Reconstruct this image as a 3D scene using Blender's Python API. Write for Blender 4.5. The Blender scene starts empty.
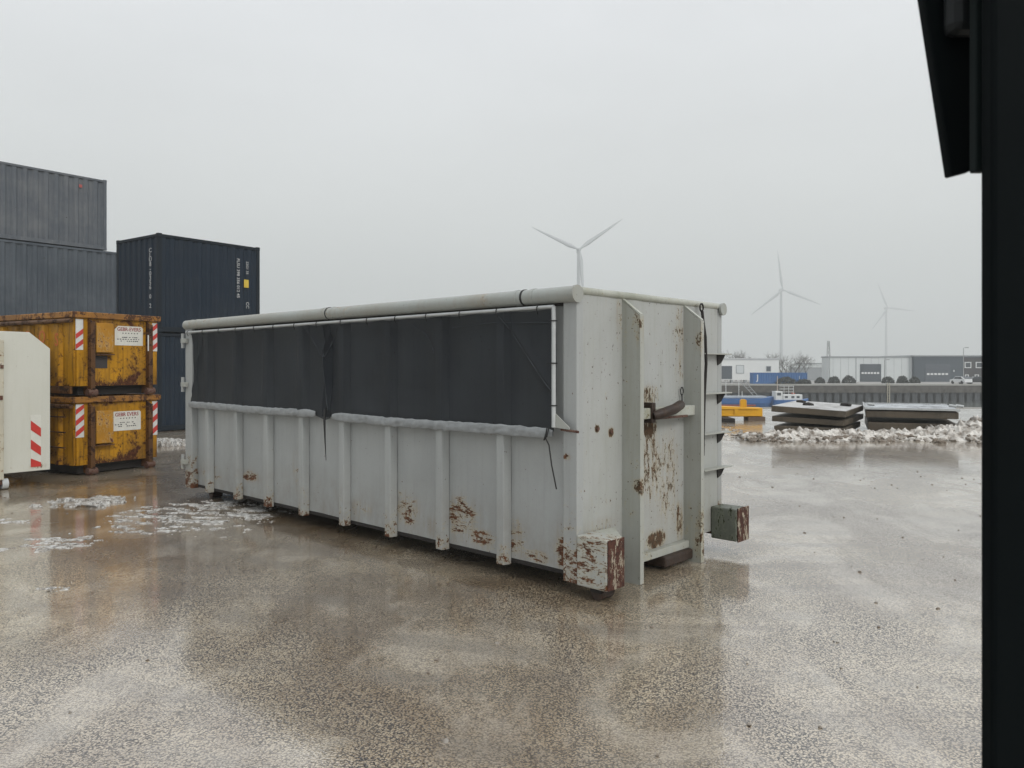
import bpy, bmesh, math, random
from mathutils import Vector, Matrix, noise as mnoise
R = math.radians
rnd = random.Random(7)
sc = bpy.context.scene
COL = sc.collection

# ---------------------------------------------------------------- camera
H = 1.77                      # eye height above the yard
FPX = 771.0
HOR = 367.0
cd = bpy.data.cameras.new('camera')
cam = bpy.data.objects.new('camera', cd); COL.objects.link(cam)
cam.location = (0, 0, H); cam.rotation_euler = (R(90), 0, 0)
cd.sensor_width = 36; cd.lens = FPX / 1024 * 36
cd.shift_y = -(384 - HOR) / 1024
cd.clip_start = .05; cd.clip_end = 6000
cd.dof.use_dof = True; cd.dof.focus_distance = 9; cd.dof.aperture_fstop = 9
sc.camera = cam

# ---------------------------------------------------------------- sky, sun, exposure
SUN_EL, SUN_AZ = 36, 138       # overcast: a very soft sun from behind and right of the camera
w = bpy.data.worlds.new('World'); sc.world = w; w.use_nodes = True
nt = w.node_tree; nt.nodes.clear()
def N(tree, typ, **kw):
    n = tree.nodes.new(typ)
    for k, v in kw.items():
        if k.startswith('i_'): n.inputs[k[2:].replace('_', ' ')].default_value = v
        else: setattr(n, k, v)
    return n
out = N(nt, 'ShaderNodeOutputWorld')
sky = N(nt, 'ShaderNodeTexSky', sky_type='NISHITA', sun_disc=False)
sky.sun_elevation = R(SUN_EL); sky.sun_rotation = R(SUN_AZ); sky.dust_density = 4; sky.air_density = 1
b1 = N(nt, 'ShaderNodeBackground'); b1.inputs['Strength'].default_value = .06
nt.links.new(sky.outputs[0], b1.inputs['Color'])
tc = N(nt, 'ShaderNodeTexCoord'); sep = N(nt, 'ShaderNodeSeparateXYZ')
nt.links.new(tc.outputs['Generated'], sep.inputs[0])
ramp = N(nt, 'ShaderNodeValToRGB')
els = ramp.color_ramp.elements
els[0].position = 0; els[0].color = (.70, .725, .71, 1)
els[1].position = 1; els[1].color = (1.30, 1.33, 1.38, 1)
for p, c in ((.06, (.70, .725, .71)), (.2, (.765, .785, .78)), (.42, (.88, .90, .925)), (.7, (1.12, 1.15, 1.19))):
    e = els.new(p); e.color = (*c, 1)
nt.links.new(sep.outputs['Z'], ramp.inputs[0])
cn = N(nt, 'ShaderNodeTexNoise'); cn.inputs['Scale'].default_value = 1.7; cn.inputs['Detail'].default_value = 5
mp = N(nt, 'ShaderNodeMapping'); mp.inputs['Scale'].default_value = (1, 1, 2.6)
nt.links.new(tc.outputs['Generated'], mp.inputs[0]); nt.links.new(mp.outputs[0], cn.inputs['Vector'])
cr = N(nt, 'ShaderNodeMapRange'); cr.inputs['From Min'].default_value = .3; cr.inputs['From Max'].default_value = .7
cr.inputs['To Min'].default_value = .93; cr.inputs['To Max'].default_value = 1.06
nt.links.new(cn.outputs['Fac'], cr.inputs[0])
mul = N(nt, 'ShaderNodeVectorMath', operation='SCALE')
nt.links.new(ramp.outputs[0], mul.inputs[0]); nt.links.new(cr.outputs[0], mul.inputs['Scale'])
b2 = N(nt, 'ShaderNodeBackground'); nt.links.new(mul.outputs[0], b2.inputs['Color'])
b2.inputs['Strength'].default_value = 1.0
mx = N(nt, 'ShaderNodeMixShader'); mx.inputs[0].default_value = .93
nt.links.new(b1.outputs[0], mx.inputs[1]); nt.links.new(b2.outputs[0], mx.inputs[2])
nt.links.new(mx.outputs[0], out.inputs[0])

sl = bpy.data.lights.new('sun', 'SUN'); sl.energy = 1.5; sl.angle = R(20); sl.color = (1, .97, .93)
so = bpy.data.objects.new('sun', sl); COL.objects.link(so)
so.rotation_euler = (R(90 - SUN_EL), 0, R(-SUN_AZ + 180)); so.location = (0, 0, 30)
sc.view_settings.view_transform = 'Standard'; sc.view_settings.look = 'None'
sc.view_settings.exposure = 0; sc.view_settings.gamma = 1
sc.cycles.max_bounces = 6; sc.cycles.diffuse_bounces = 3; sc.cycles.glossy_bounces = 3
sc.cycles.volume_bounces = 1; sc.cycles.transparent_max_bounces = 8
sc.cycles.use_denoising = True
sc.cycles.use_adaptive_sampling = True; sc.cycles.adaptive_threshold = .01

# ---------------------------------------------------------------- helpers
class MB:
    def __init__(s): s.v = []; s.f = []; s.sm = []
    def add(s, vs, fs, smooth=False):
        o = len(s.v); s.v += [tuple(p) for p in vs]
        s.f += [tuple(o + i for i in f) for f in fs]; s.sm += [smooth] * len(fs); return s
    def box(s, a, b):
        x0, x1 = sorted((a[0], b[0])); y0, y1 = sorted((a[1], b[1])); z0, z1 = sorted((a[2], b[2]))
        return s.add([(x0,y0,z0),(x1,y0,z0),(x1,y1,z0),(x0,y1,z0),(x0,y0,z1),(x1,y0,z1),(x1,y1,z1),(x0,y1,z1)],
              [(0,3,2,1),(4,5,6,7),(0,1,5,4),(1,2,6,5),(2,3,7,6),(3,0,4,7)])
    def prism(s, pts, axis, a, b):
        """closed polygon pts (2-D) pushed along axis from a to b"""
        def P(p, t):
            if axis == 'x': return (t, p[0], p[1])
            if axis == 'y': return (p[0], t, p[1])
            return (p[0], p[1], t)
        n = len(pts); vs = [P(p, a) for p in pts] + [P(p, b) for p in pts]
        fs = [tuple(range(n)), tuple(range(2*n-1, n-1, -1))] + [(i, n+i, n+(i+1) % n, (i+1) % n) for i in range(n)]
        return s.add(vs, fs)
    def tube(s, p, q, r, n=12, r2=None, cap=True, smooth=True):
        p = Vector(p); q = Vector(q); d = (q - p).normalized(); r2 = r if r2 is None else r2
        t = Vector((0,0,1)) if abs(d.z) < .9 else Vector((1,0,0))
        a = d.cross(t).normalized(); b = d.cross(a)
        vs = []
        for c, rr in ((p, r), (q, r2)):
            for i in range(n):
                th = 2*math.pi*i/n; vs.append(c + a*math.cos(th)*rr + b*math.sin(th)*rr)
        s.add(vs, [(i, (i+1) % n, n+(i+1) % n, n+i) for i in range(n)], smooth)
        if cap: s.add(vs[:n], [tuple(range(n-1, -1, -1))]); s.add(vs[n:], [tuple(range(n))])
        return s
    def path(s, pts, r, n=6):
        pts = [Vector(p) for p in pts]; rings = []
        for i, p in enumerate(pts):
            d = (pts[min(i+1, len(pts)-1)] - pts[max(i-1, 0)]).normalized()
            t = Vector((0,0,1)) if abs(d.z) < .9 else Vector((1,0,0))
            a = d.cross(t).normalized(); b = d.cross(a)
            rr = r[i] if isinstance(r, (list, tuple)) else r
            rings += [p + a*math.cos(2*math.pi*k/n)*rr + b*math.sin(2*math.pi*k/n)*rr for k in range(n)]
        fs = []
        for i in range(len(pts)-1):
            for k in range(n): fs.append((i*n+k, i*n+(k+1) % n, (i+1)*n+(k+1) % n, (i+1)*n+k))
        s.add(rings, fs, True)
        s.add(rings[:n], [tuple(range(n-1, -1, -1))]); s.add(rings[-n:], [tuple(range(n))])
        return s
    def grid(s, nx, ny, fn, smooth=True):
        vs = [fn(i/nx, j/ny) for j in range(ny+1) for i in range(nx+1)]
        fs = [(j*(nx+1)+i, j*(nx+1)+i+1, (j+1)*(nx+1)+i+1, (j+1)*(nx+1)+i) for j in range(ny) for i in range(nx)]
        return s.add(vs, fs, smooth)
    def lump(s, c, r, seed, sub=1, sq=(1,1,1), rough=.35):
        bm = bmesh.new(); bmesh.ops.create_icosphere(bm, subdivisions=sub, radius=1)
        vs = []
        for v in bm.verts:
            k = 1 + rough * mnoise.noise(v.co * 1.7 + Vector((seed*3.1, seed*1.7, seed)))*1.6
            vs.append((c[0]+v.co.x*r*k*sq[0], c[1]+v.co.y*r*k*sq[1], c[2]+v.co.z*r*k*sq[2]))
        fs = [tuple(l.index for l in f.verts) for f in bm.faces]; bm.free()
        return s.add(vs, fs)
    def build(s, name, mat, parent=None, bevel=0, label=None, fix=True):
        me = bpy.data.meshes.new(name); me.from_pydata(s.v, [], s.f)
        me.polygons.foreach_set('use_smooth', s.sm)
        if fix and len(s.v) < 4000:
            bm = bmesh.new(); bm.from_mesh(me); bmesh.ops.recalc_face_normals(bm, faces=bm.faces); bm.to_mesh(me); bm.free()
        me.materials.append(mat); me.update()
        o = bpy.data.objects.new(name, me); COL.objects.link(o)
        if parent: o.parent = parent
        if bevel:
            m = o.modifiers.new('bevel', 'BEVEL'); m.width = bevel; m.segments = 2; m.limit_method = 'ANGLE'; m.angle_limit = R(40)
        if label: o['label'] = label
        return o
def tag(o, label=None, cat=None, group=None, kind=None):
    for k, v in (('label', label), ('category', cat), ('group', group), ('kind', kind)):
        if v: o[k] = v
    return o
def empty(name, loc, rz=0, **kw):
    o = bpy.data.objects.new(name, None); COL.objects.link(o); o.location = loc; o.rotation_euler = (0, 0, rz)
    o.empty_display_size = .3
    return tag(o, **kw)
def copy_tree(o, parent=None):
    c = o.copy(); COL.objects.link(c); c.parent = parent
    for ch in [x for x in bpy.data.objects if x.parent == o]: copy_tree(ch, c)
    return c
def text_mesh(txt, size, name, mat, parent, loc, rot, extrude=.001, sx=1, spacing=1, line=1, label=None, align='CENTER'):
    cu = bpy.data.curves.new(name, 'FONT'); cu.body = txt; cu.size = size; cu.extrude = extrude
    cu.align_x = align; cu.offset = size*.012; cu.space_character = spacing; cu.space_line = line; cu.resolution_u = 3
    t = bpy.data.objects.new(name + '_src', cu); COL.objects.link(t)
    bpy.context.view_layer.update()
    me = bpy.data.meshes.new_from_object(t.evaluated_get(bpy.context.evaluated_depsgraph_get()))
    bpy.data.objects.remove(t); bpy.data.curves.remove(cu)
    me.materials.clear(); me.materials.append(mat)
    o = bpy.data.objects.new(name, me); COL.objects.link(o); o.parent = parent
    o.location = loc; o.rotation_euler = rot; o.scale = (sx, 1, 1)
    if label: o['label'] = label
    return o

# ---------------------------------------------------------------- materials
def new_mat(name):
    m = bpy.data.materials.new(name); m.use_nodes = True; t = m.node_tree
    return m, t, t.nodes['Principled BSDF']
def mth(t, op, a, b=None, clamp=False):
    n = t.nodes.new('ShaderNodeMath'); n.operation = op; n.use_clamp = clamp
    for i, x in enumerate((a, b)):
        if x is None: continue
        if isinstance(x, (int, float)): n.inputs[i].default_value = x
        else: t.links.new(x, n.inputs[i])
    return n.outputs[0]
def mixc(t, f, a, b):
    n = t.nodes.new('ShaderNodeMix'); n.data_type = 'RGBA'
    for i, x in ((0, f), (6, a), (7, b)):
        if isinstance(x, (int, float)): n.inputs[i].default_value = x
        elif isinstance(x, tuple): n.inputs[i].default_value = (*x[:3], 1)
        else: t.links.new(x, n.inputs[i])
    return n.outputs[2]
def mrange(t, x, a, b, c=0, d=1, smooth=False):
    n = t.nodes.new('ShaderNodeMapRange'); n.clamp = True
    if smooth: n.interpolation_type = 'SMOOTHSTEP'
    t.links.new(x, n.inputs[0])
    for i, v in zip((1, 2, 3, 4), (a, b, c, d)): n.inputs[i].default_value = v
    return n.outputs[0]
def coords(t, scale=(1,1,1), rot=(0,0,0), loc=(0,0,0), kind='Object'):
    c = t.nodes.new('ShaderNodeTexCoord'); m = t.nodes.new('ShaderNodeMapping')
    m.inputs['Scale'].default_value = scale; m.inputs['Rotation'].default_value = rot; m.inputs['Location'].default_value = loc
    t.links.new(c.outputs[kind], m.inputs[0]); return m.outputs[0]
def noi(t, vec, scale, detail=4, rough=.5, dist=0, out='Fac'):
    n = t.nodes.new('ShaderNodeTexNoise'); t.links.new(vec, n.inputs['Vector'])
    n.inputs['Scale'].default_value = scale; n.inputs['Detail'].default_value = detail
    n.inputs['Roughness'].default_value = rough; n.inputs['Distortion'].default_value = dist
    return n.outputs[out]
def bump(t, h, strength, dist, prev=None):
    n = t.nodes.new('ShaderNodeBump'); n.inputs['Strength'].default_value = strength; n.inputs['Distance'].default_value = dist
    t.links.new(h, n.inputs['Height'])
    if prev is not None: t.links.new(prev, n.inputs['Normal'])
    return n.outputs[0]
def paint(name, col, rust=-.12, low=None, spots=(), dirt=.25, dirtcol=None, rough=.45, metal=0, rustcols=((.045,.014,.008),(.20,.065,.02)),
          stretch=(1,1,1), nscale=5, wave=0, streak=.35, spec=.35, splash=0, fines=-.02, loc=(0,0,0), halo=(.42,.36,.22), halo_on=.5, scratch=True):
    """Painted steel: dirt, run-down streaks and rust chips placed in the object's own space.
    low=(z0,z1,k): adds k of rust from z1 down to z0.  spots: ((x,y,z),(rx,ry,rz),k)"""
    m, t, b = new_mat(name)
    P = coords(t); Ps = coords(t, stretch, loc=loc)
    big = noi(t, coords(t, loc=loc), .9, 5, .6)
    fine = noi(t, coords(t, loc=loc), 38, 3, .6)
    st = noi(t, coords(t, (7, 7, .45), loc=loc), 3.2, 4, .6)
    dc = dirtcol or tuple(c*.55 for c in col)
    f = mth(t, 'MULTIPLY', mrange(t, big, .35, .75, 0, 1, True), dirt)
    c = mixc(t, f, col, dc)
    c = mixc(t, mth(t, 'MULTIPLY', mrange(t, st, .5, .78), streak), c, dc)
    c = mixc(t, mth(t, 'MULTIPLY', mrange(t, fine, .55, .8), .18), c, tuple(x*.6 for x in col))
    if splash:
        sz_ = t.nodes.new('ShaderNodeSeparateXYZ'); t.links.new(P, sz_.inputs[0])
        sf = mth(t, 'MULTIPLY', mrange(t, sz_.outputs['Z'], .1, .75, 1, 0), mrange(t, noi(t, coords(t, (1, 2, 1.2)), 4, 6, .7), .32, .68))
        c = mixc(t, mth(t, 'MULTIPLY', sf, splash), c, (.20, .17, .125))
    n1 = noi(t, Ps, nscale, 10, .74, .5)
    n2 = noi(t, Ps, nscale*6, 5, .7)
    lvl = mth(t, 'ADD', mth(t, 'MULTIPLY', n1, .75), mth(t, 'MULTIPLY', n2, .25))
    lvl = mth(t, 'ADD', lvl, rust)
    sp = t.nodes.new('ShaderNodeSeparateXYZ'); t.links.new(P, sp.inputs[0])
    if low:
        lvl = mth(t, 'ADD', lvl, mrange(t, sp.outputs['Z'], low[0], low[1], low[2], 0))
    sps = None
    for ctr, rad, k in spots:
        v = t.nodes.new('ShaderNodeMapping'); t.links.new(P, v.inputs[0])
        v.inputs['Scale'].default_value = tuple(1/r for r in rad)
        v.inputs['Location'].default_value = tuple(-a/r for a, r in zip(ctr, rad))
        ln = t.nodes.new('ShaderNodeVectorMath'); ln.operation = 'LENGTH'; t.links.new(v.outputs[0], ln.inputs[0])
        q_ = mrange(t, ln.outputs['Value'], .35, 1.0, k, 0, True)
        sps = q_ if sps is None else mth(t, 'ADD', sps, q_)
    if sps is not None: lvl = mth(t, 'ADD', lvl, sps)
    n3 = noi(t, coords(t, (1, 1, .7), loc=loc), nscale*4.5, 5, .62)
    lv3 = mth(t, 'ADD', mth(t, 'ADD', mth(t, 'MULTIPLY', mth(t, 'SUBTRACT', lvl, .5), .55), n3), fines)
    mask = mth(t, 'MAXIMUM', mrange(t, lvl, .565, .585), mrange(t, lv3, .62, .65))
    if sps is not None:
        stn = noi(t, coords(t, (14, 14, .8), loc=loc), 2.2, 5, .65)
        c = mixc(t, mth(t, 'MULTIPLY', mth(t, 'MULTIPLY', sps, 6, True), mrange(t, stn, .42, .66, 0, .6)), c, (.25, .18, .10))
    hal = mth(t, 'MULTIPLY', mrange(t, lvl, .50, .58), halo_on)
    c = mixc(t, hal, c, halo)
    rc = mixc(t, mrange(t, noi(t, P, 26, 5, .7), .35, .68), rustcols[0], rustcols[1])
    c = mixc(t, mask, c, rc)
    t.links.new(c, b.inputs['Base Color'])
    rg = t.nodes.new('ShaderNodeMix'); t.links.new(mask, rg.inputs[0])
    rn = mrange(t, big, .3, .7, rough-.08, rough+.12); t.links.new(rn, rg.inputs[2]); rg.inputs[3].default_value = .85
    t.links.new(rg.outputs[0], b.inputs['Roughness'])
    b.inputs['Metallic'].default_value = metal; b.inputs['Specular IOR Level'].default_value = spec
    hh = mth(t, 'ADD', mth(t, 'MULTIPLY', mask, mth(t, 'ADD', mth(t, 'MULTIPLY', n2, 1.2), -.9)), mth(t, 'MULTIPLY', fine, .06))
    nrm = bump(t, hh, .7, .004)
    if wave: nrm = bump(t, noi(t, coords(t, loc=loc), 1.8, 3, .45), .5, wave*1.5, nrm)
    t.links.new(nrm, b.inputs['Normal'])
    return m
def plain(name, col, rough=.6, var=.2, scale=6, metal=0, bmp=0, spec=.4, second=None, lo=.35, hi=.7):
    m, t, b = new_mat(name)
    n = noi(t, coords(t), scale, 6, .6)
    c = mixc(t, mth(t, 'MULTIPLY', mrange(t, n, lo, hi), 1 if second else var), col, second or tuple(x*.45 for x in col))
    t.links.new(c, b.inputs['Base Color'])
    b.inputs['Roughness'].default_value = rough; b.inputs['Metallic'].default_value = metal; b.inputs['Specular IOR Level'].default_value = spec
    if bmp: t.links.new(bump(t, noi(t, coords(t), scale*6, 4, .6), .6, bmp), b.inputs['Normal'])
    return m

# ---------------------------------------------------------------- ground
def ground_mat():
    m, t, b = new_mat('wet_exposed_aggregate')
    P = coords(t)
    big = noi(t, coords(t, (1, 1, 1)), .35, 5, .6, .6)
    mid = noi(t, coords(t, (1, .55, 1), (0, 0, R(-35))), 1.3, 5, .62, .5)
    track = noi(t, coords(t, (.35, 2.2, 1), (0, 0, R(-18))), 1.0, 4, .55, .3)
    Pw = t.nodes.new('ShaderNodeVectorMath'); Pw.operation = 'ADD'
    nz = t.nodes.new('ShaderNodeVectorMath'); nz.operation = 'SCALE'; nz.inputs['Scale'].default_value = .012
    t.links.new(noi(t, P, 45, 2, .5, out='Color'), nz.inputs[0]); t.links.new(P, Pw.inputs[0]); t.links.new(nz.outputs[0], Pw.inputs[1])
    v1 = N(t, 'ShaderNodeTexVoronoi', feature='F1'); v1.inputs['Scale'].default_value = 80
    t.links.new(Pw.outputs[0], v1.inputs['Vector'])
    v2 = N(t, 'ShaderNodeTexVoronoi', feature='F1'); v2.inputs['Scale'].default_value = 150
    t.links.new(Pw.outputs[0], v2.inputs['Vector'])
    sepc = t.nodes.new('ShaderNodeSeparateColor'); t.links.new(v1.outputs['Color'], sepc.inputs[0])
    stone = mixc(t, sepc.outputs[0], (.44, .345, .225), (.66, .555, .395))
    stone = mixc(t, mth(t, 'GREATER_THAN', sepc.outputs[1], .88), stone, (.22, .16, .11))
    gap = mrange(t, v1.outputs['Distance'], .43, .55, 0, 1, True)
    gapn = mth(t, 'MULTIPLY', gap, mrange(t, noi(t, P, 30, 3, .6), .36, .50, .2, 1))
    gapn = mth(t, 'MULTIPLY', gapn, mrange(t, mid, .40, .60, 1, .45))
    c = mixc(t, gapn, stone, (.022, .017, .013))
    c = mixc(t, mth(t, 'MULTIPLY', mrange(t, big, .42, .62, 0, 1, True), .78), c, (.20, .13, .068))
    c = mixc(t, mth(t, 'MULTIPLY', mrange(t, mid, .48, .66, 0, 1, True), .45), c, (.62, .57, .48))
    c = mixc(t, mth(t, 'MULTIPLY', mrange(t, track, .52, .68, 0, 1, True), .45), c, (.17, .13, .095))
    wv = N(t, 'ShaderNodeTexWave', wave_type='RINGS', rings_direction='Z'); wv.inputs['Scale'].default_value = .55; wv.inputs['Distortion'].default_value = 2.2; wv.inputs['Detail'].default_value = 3
    t.links.new(coords(t, loc=(-3.5, -16.5, 0)), wv.inputs['Vector'])
    c = mixc(t, mth(t, 'MULTIPLY', mrange(t, wv.outputs['Fac'], .55, .9, 0, 1, True), mrange(t, mid, .42, .6, 0, .38)), c, (.19, .16, .125))
    c = mixc(t, mth(t, 'MULTIPLY', gapn, .85), c, (.022, .017, .013))
    t.links.new(c, b.inputs['Base Color'])
    wet = mrange(t, mth(t, 'ADD', mth(t, 'MULTIPLY', big, .5), mth(t, 'MULTIPLY', mid, .5)), .44, .55, 0, 1, True)
    t.links.new(mrange(t, wet, 0, 1, .34, .20), b.inputs['Roughness'])
    b.inputs['Specular IOR Level'].default_value = .9; b.inputs['IOR'].default_value = 1.7
    t.links.new(mrange(t, gapn, 0, 1, 1.0, .35), b.inputs['Coat Weight']); b.inputs['Coat IOR'].default_value = 2.3
    t.links.new(mrange(t, wet, 0, 1, .075, .02), b.inputs['Coat Roughness'])
    hh = mth(t, 'SUBTRACT', 1, v1.outputs['Distance'])
    h2 = mth(t, 'ADD', hh, mth(t, 'MULTIPLY', mth(t, 'SUBTRACT', 1, v2.outputs['Distance']), .35))
    n1 = bump(t, h2, .55, .005)
    n1 = bump(t, noi(t, P, 3.0, 4, .5), .3, .01, n1)
    t.links.new(n1, b.inputs['Normal'])
    n2 = bump(t, h2, .25, .0006)
    n2 = bump(t, noi(t, P, 1.6, 2, .5), .12, .004, n2)
    t.links.new(n2, b.inputs['Coat Normal'])
    return m
GROUND = ground_mat()
EDGE_Y = 33.0
g = MB().grid(30, 20, lambda a, b: (-70 + 150*a, -12 + (EDGE_Y + 12)*b, 0)).build('ground', GROUND)
tag(g, kind='structure', label='wet exposed aggregate yard paving')
CONC = plain('quay_concrete', (.30, .29, .27), .8, .4, 2, bmp=.01)
o = MB().box((-70, EDGE_Y, -8), (80, EDGE_Y + .6, .015)).build('near_quay_edge', CONC); tag(o, kind='structure', label='concrete edge of the near quay')
# water
m, t, b = new_mat('harbour_water')
b.inputs['Base Color'].default_value = (.10, .11, .10, 1); b.inputs['Roughness'].default_value = .12
t.links.new(bump(t, noi(t, coords(t, (1, 1.6, 1)), 1.4, 4, .6), .5, .08), b.inputs['Normal'])
o = MB().grid(4, 4, lambda a, b: (-1400 + 2800*a, EDGE_Y + .5 + 116*b, -5)).build('harbour_water', m); tag(o, kind='structure', label='grey harbour water between the two quays')
# far land
QY, QZ = 148.0, -1.54
m = plain('far_land', (.16, .16, .14), .9, .4, .02)
o = MB().grid(20, 20, lambda a, b: (-1500 + 3000*a, QY + 1.2 + (2350 - QY)*b, QZ - .01)).build('far_land', m); tag(o, kind='structure', label='flat land beyond the harbour')
m = plain('far_quay_paving', (.34, .33, .31), .8, .3, .3)
o = MB().grid(4, 2, lambda a, b: (-300 + 600*a, QY + 1.25 + 75*b, QZ + .005)).build('far_quay_road', m); tag(o, kind='structure', label='paved strip on the far quay')

# ---------------------------------------------------------------- haze (box round everything; sky outside)
m = bpy.data.materials.new('haze'); m.use_nodes = True; t = m.node_tree; t.nodes.clear()
oo = t.nodes.new('ShaderNodeOutputMaterial'); pv = t.nodes.new('ShaderNodeVolumePrincipled')
pv.inputs['Color'].default_value = (.93, .955, .95, 1); pv.inputs['Density'].default_value = .00095
pv.inputs['Anisotropy'].default_value = .2
t.links.new(pv.outputs[0], oo.inputs['Volume'])
hz = MB().box((-1560, -160, -9.5), (1560, 2420, 205)).build('haze', m); tag(hz, kind='stuff', label='pale winter mist over the harbour')

# ================================================================= main grey roll-off container
ANG = math.atan2(.7271, .6866)
W, L = 2.27, 6.84
GREY = (.355, .368, .362)
def S(x, y, z, rx, ry, rz, k): return ((x, y, z), (rx, ry, rz), k)
side_spots = [S(0, .12, .28, .35, .2, .40, .20), S(0, .45, .22, .3, .22, .08, .15), S(0, .72, .34, .3, .24, .24, .155), S(0, 1.35, .42, .3, .30, .30, .17),
              S(0, 1.05, .27, .3, .25, .12, .15), S(0, 1.75, .28, .3, .2, .14, .10), S(0, 2.15, .40, .3, .30, .24, .16), S(0, 2.9, .32, .3, .30, .12, .13),
              S(0, 4.1, .6, .3, .16, .35, .10), S(0, 5.2, .42, .3, .35, .12, .14), S(0, 6.3, .35, .3, .4, .2, .13)]
end_spots = [S(1.0, 0, 1.30, .17, .3, .16, .17), S(1.0, 0, .95, .20, .3, .50, .14), S(1.10, 0, .26, .22, .3, .12, .22), S(1.5, 0, .36, .10, .3, .25, .15),
             S(.26, 0, 1.28, .045, .3, .05, .24), S(.44, 0, 1.24, .055, .3, .06, .24), S(1.3, 0, .8, .28, .3, .60, .11), S(1.0, 0, 1.52, .22, .3, .14, .15),
             S(.60, 0, 2.2, .12, .3, .35, .09), S(1.5, 0, 2.0, .14, .3, .6, .09), S(.3, 0, .5, .3, .3, .1, .08)]
CH = ((.045, .016, .009), (.17, .068, .028)); SP = ((.035, .027, .016), (.13, .070, .035))
M_SIDE = paint('grey_side_paint', GREY, rust=-.118, low=(.1, .6, .03), spots=side_spots, dirt=.25, wave=.03, stretch=(1, .5, 1.7), nscale=8.5, streak=.2, splash=.55, rustcols=CH)
M_END = paint('grey_end_paint', (.37, .38, .37), rust=-.085, low=(.1, 1.4, .01), spots=end_spots, dirt=.35, dirtcol=(.27, .28, .23), wave=.03, stretch=(2.2, 1, .8), nscale=10, fines=0.0, streak=.4, splash=.5, rustcols=SP)
M_POST = paint('grey_post_paint', GREY, rust=-.095, splash=.6, low=(.1, .85, .21), spots=[S(0, .1, 1.07, .1, .08, .04, .16)], dirt=.25, stretch=(1, .8, 1.2), nscale=9, streak=.25, rustcols=CH)
M_RIB = paint('grey_rib_paint', (.365, .38, .373), rust=-.11, splash=.6, low=(.1, .5, .19), dirt=.25, stretch=(1, 1, 1), nscale=10, streak=.25, rustcols=CH)
M_RAIL = paint('grey_rail_paint', (.37, .38, .355), rust=-.075, low=(0, .5, .06), dirt=.5, dirtcol=(.26, .26, .20), nscale=9, streak=.4, rustcols=SP,
               spots=[S(.6, -.17, 2.12, .1, .1, .25, .11), S(1.57, -.17, 2.05, .1, .1, .25, .10), S(.62, -.17, .8, .1, .1, .10, .15), S(1.6, -.17, .25, .1, .1, .4, .12)])
M_TUBE = paint('grey_tube_paint', (.33, .35, .335), rust=-.10, spots=[S(0, 6.0, 2.35, .4, 1.2, .4, .06), S(0, 1.0, 2.38, .4, .16, .2, .08), S(0, 3.1, 2.38, .4, .5, .2, .07)], dirt=.6, dirtcol=(.28, .26, .21), nscale=11, streak=.5, halo=(.42, .33, .22), halo_on=.6, rustcols=SP)
M_TOPR = paint('mossy_top_paint', (.44, .45, .41), rust=-.045, dirt=.6, dirtcol=(.12, .13, .07), nscale=13, streak=.3, rustcols=((.05, .050, .02), (.12, .10, .05)))
M_BLOCK = paint('rusty_block_paint', (.40, .41, .385), rust=.045, dirt=.35, nscale=8, stretch=(1, .5, 1.8), rustcols=CH)
M_RUST = paint('bare_rust', (.10, .042, .026), rust=.05, dirt=.7, dirtcol=(.04, .015, .011), nscale=14, halo=(.22, .17, .13), rustcols=((.05, .016, .011), (.11, .038, .022)))
M_MOSS = paint('mossy_dark_paint', (.17, .18, .16), rust=.02, dirt=.7, dirtcol=(.035, .045, .02), nscale=10, rustcols=((.012, .015, .006), (.05, .055, .025)), halo=(.2, .22, .16), stretch=(1, 1, .6))
M_FACE = paint('flaking_face_plate', (.36, .32, .27), rust=.115, dirt=.4, nscale=11, stretch=(1.6, 1, .6), rustcols=((.035, .014, .010), (.10, .038, .024)))
M_HOOK = paint('old_iron', (.035, .022, .016), rust=.0, dirt=.6, nscale=14, halo=(.08, .05, .03), rustcols=((.018, .010, .008), (.06, .028, .018)))
M_DARK = plain('underside_dark', (.022, .019, .017), .8, .5, 5, bmp=.004)
M_TIE = plain('black_tie', (.02, .02, .02), .6)

rc = empty('roll_off_container', (.5, 5.93, 0), ANG, label='long light grey roll-off container with black side netting standing mid-yard', cat='container')
PX = .05        # side sheet plane
def P(mb, name, mat, bevel=0, label=None, parent=None): return mb.build(name, mat, parent or rc, bevel, label)
# side sheets
def bow(y):
    d = min(abs(y - r_) for r_ in rib_y); return .012*(1 - math.exp(-(d/.16)**2))
rib_y = [.80, 1.575, 2.33, 3.11, 3.90, 4.67, 5.42, 6.20]
P(MB().grid(260, 60, lambda a, b_: (lambda y, z: (PX + bow(y)*(.5 + .8*mnoise.noise(Vector((y*.9, z*1.1, 2)))) + .007*mnoise.noise(Vector((y*2.6, z*2.9, 7))), y, z))(.10 + (L - .18)*a, .168 + 2.13*b_)), 'side_panel', M_SIDE)
P(MB().box((PX + .022, .11, .175), (PX + .03, L - .09, 2.29)), 'inner_sheet', M_DARK)
P(MB().box((W - PX - .02, .10, .19), (W - PX, L - .08, 2.30)), 'side_panel', M_SIDE)
P(MB().box((.072, .05, .205), (W - .072, L - .05, .235)), 'floor_plate', M_DARK)
# bottom sills
for x in (0, 1):
    a, b_ = (.052, .085) if x == 0 else (W - .085, W - .052)
    P(MB().box((a, .136, .132), (b_, L - .21, .166)), 'sill', M_DARK, .004)
# corner posts
P(MB().box((-.005, -.003, .10), (.075, .135, 2.30)), 'corner_post', M_POST, .008)
P(MB().box((W - .075, -.003, .13), (W + .005, .135, 2.36)), 'corner_post', M_POST, .008)
P(MB().box((-.03, L - .20, .12), (.085, L, 2.36)), 'corner_post', M_POST, .008)
P(MB().box((W - .085, L - .20, .12), (W + .03, L, 2.36)), 'corner_post', M_POST, .008)
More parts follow.
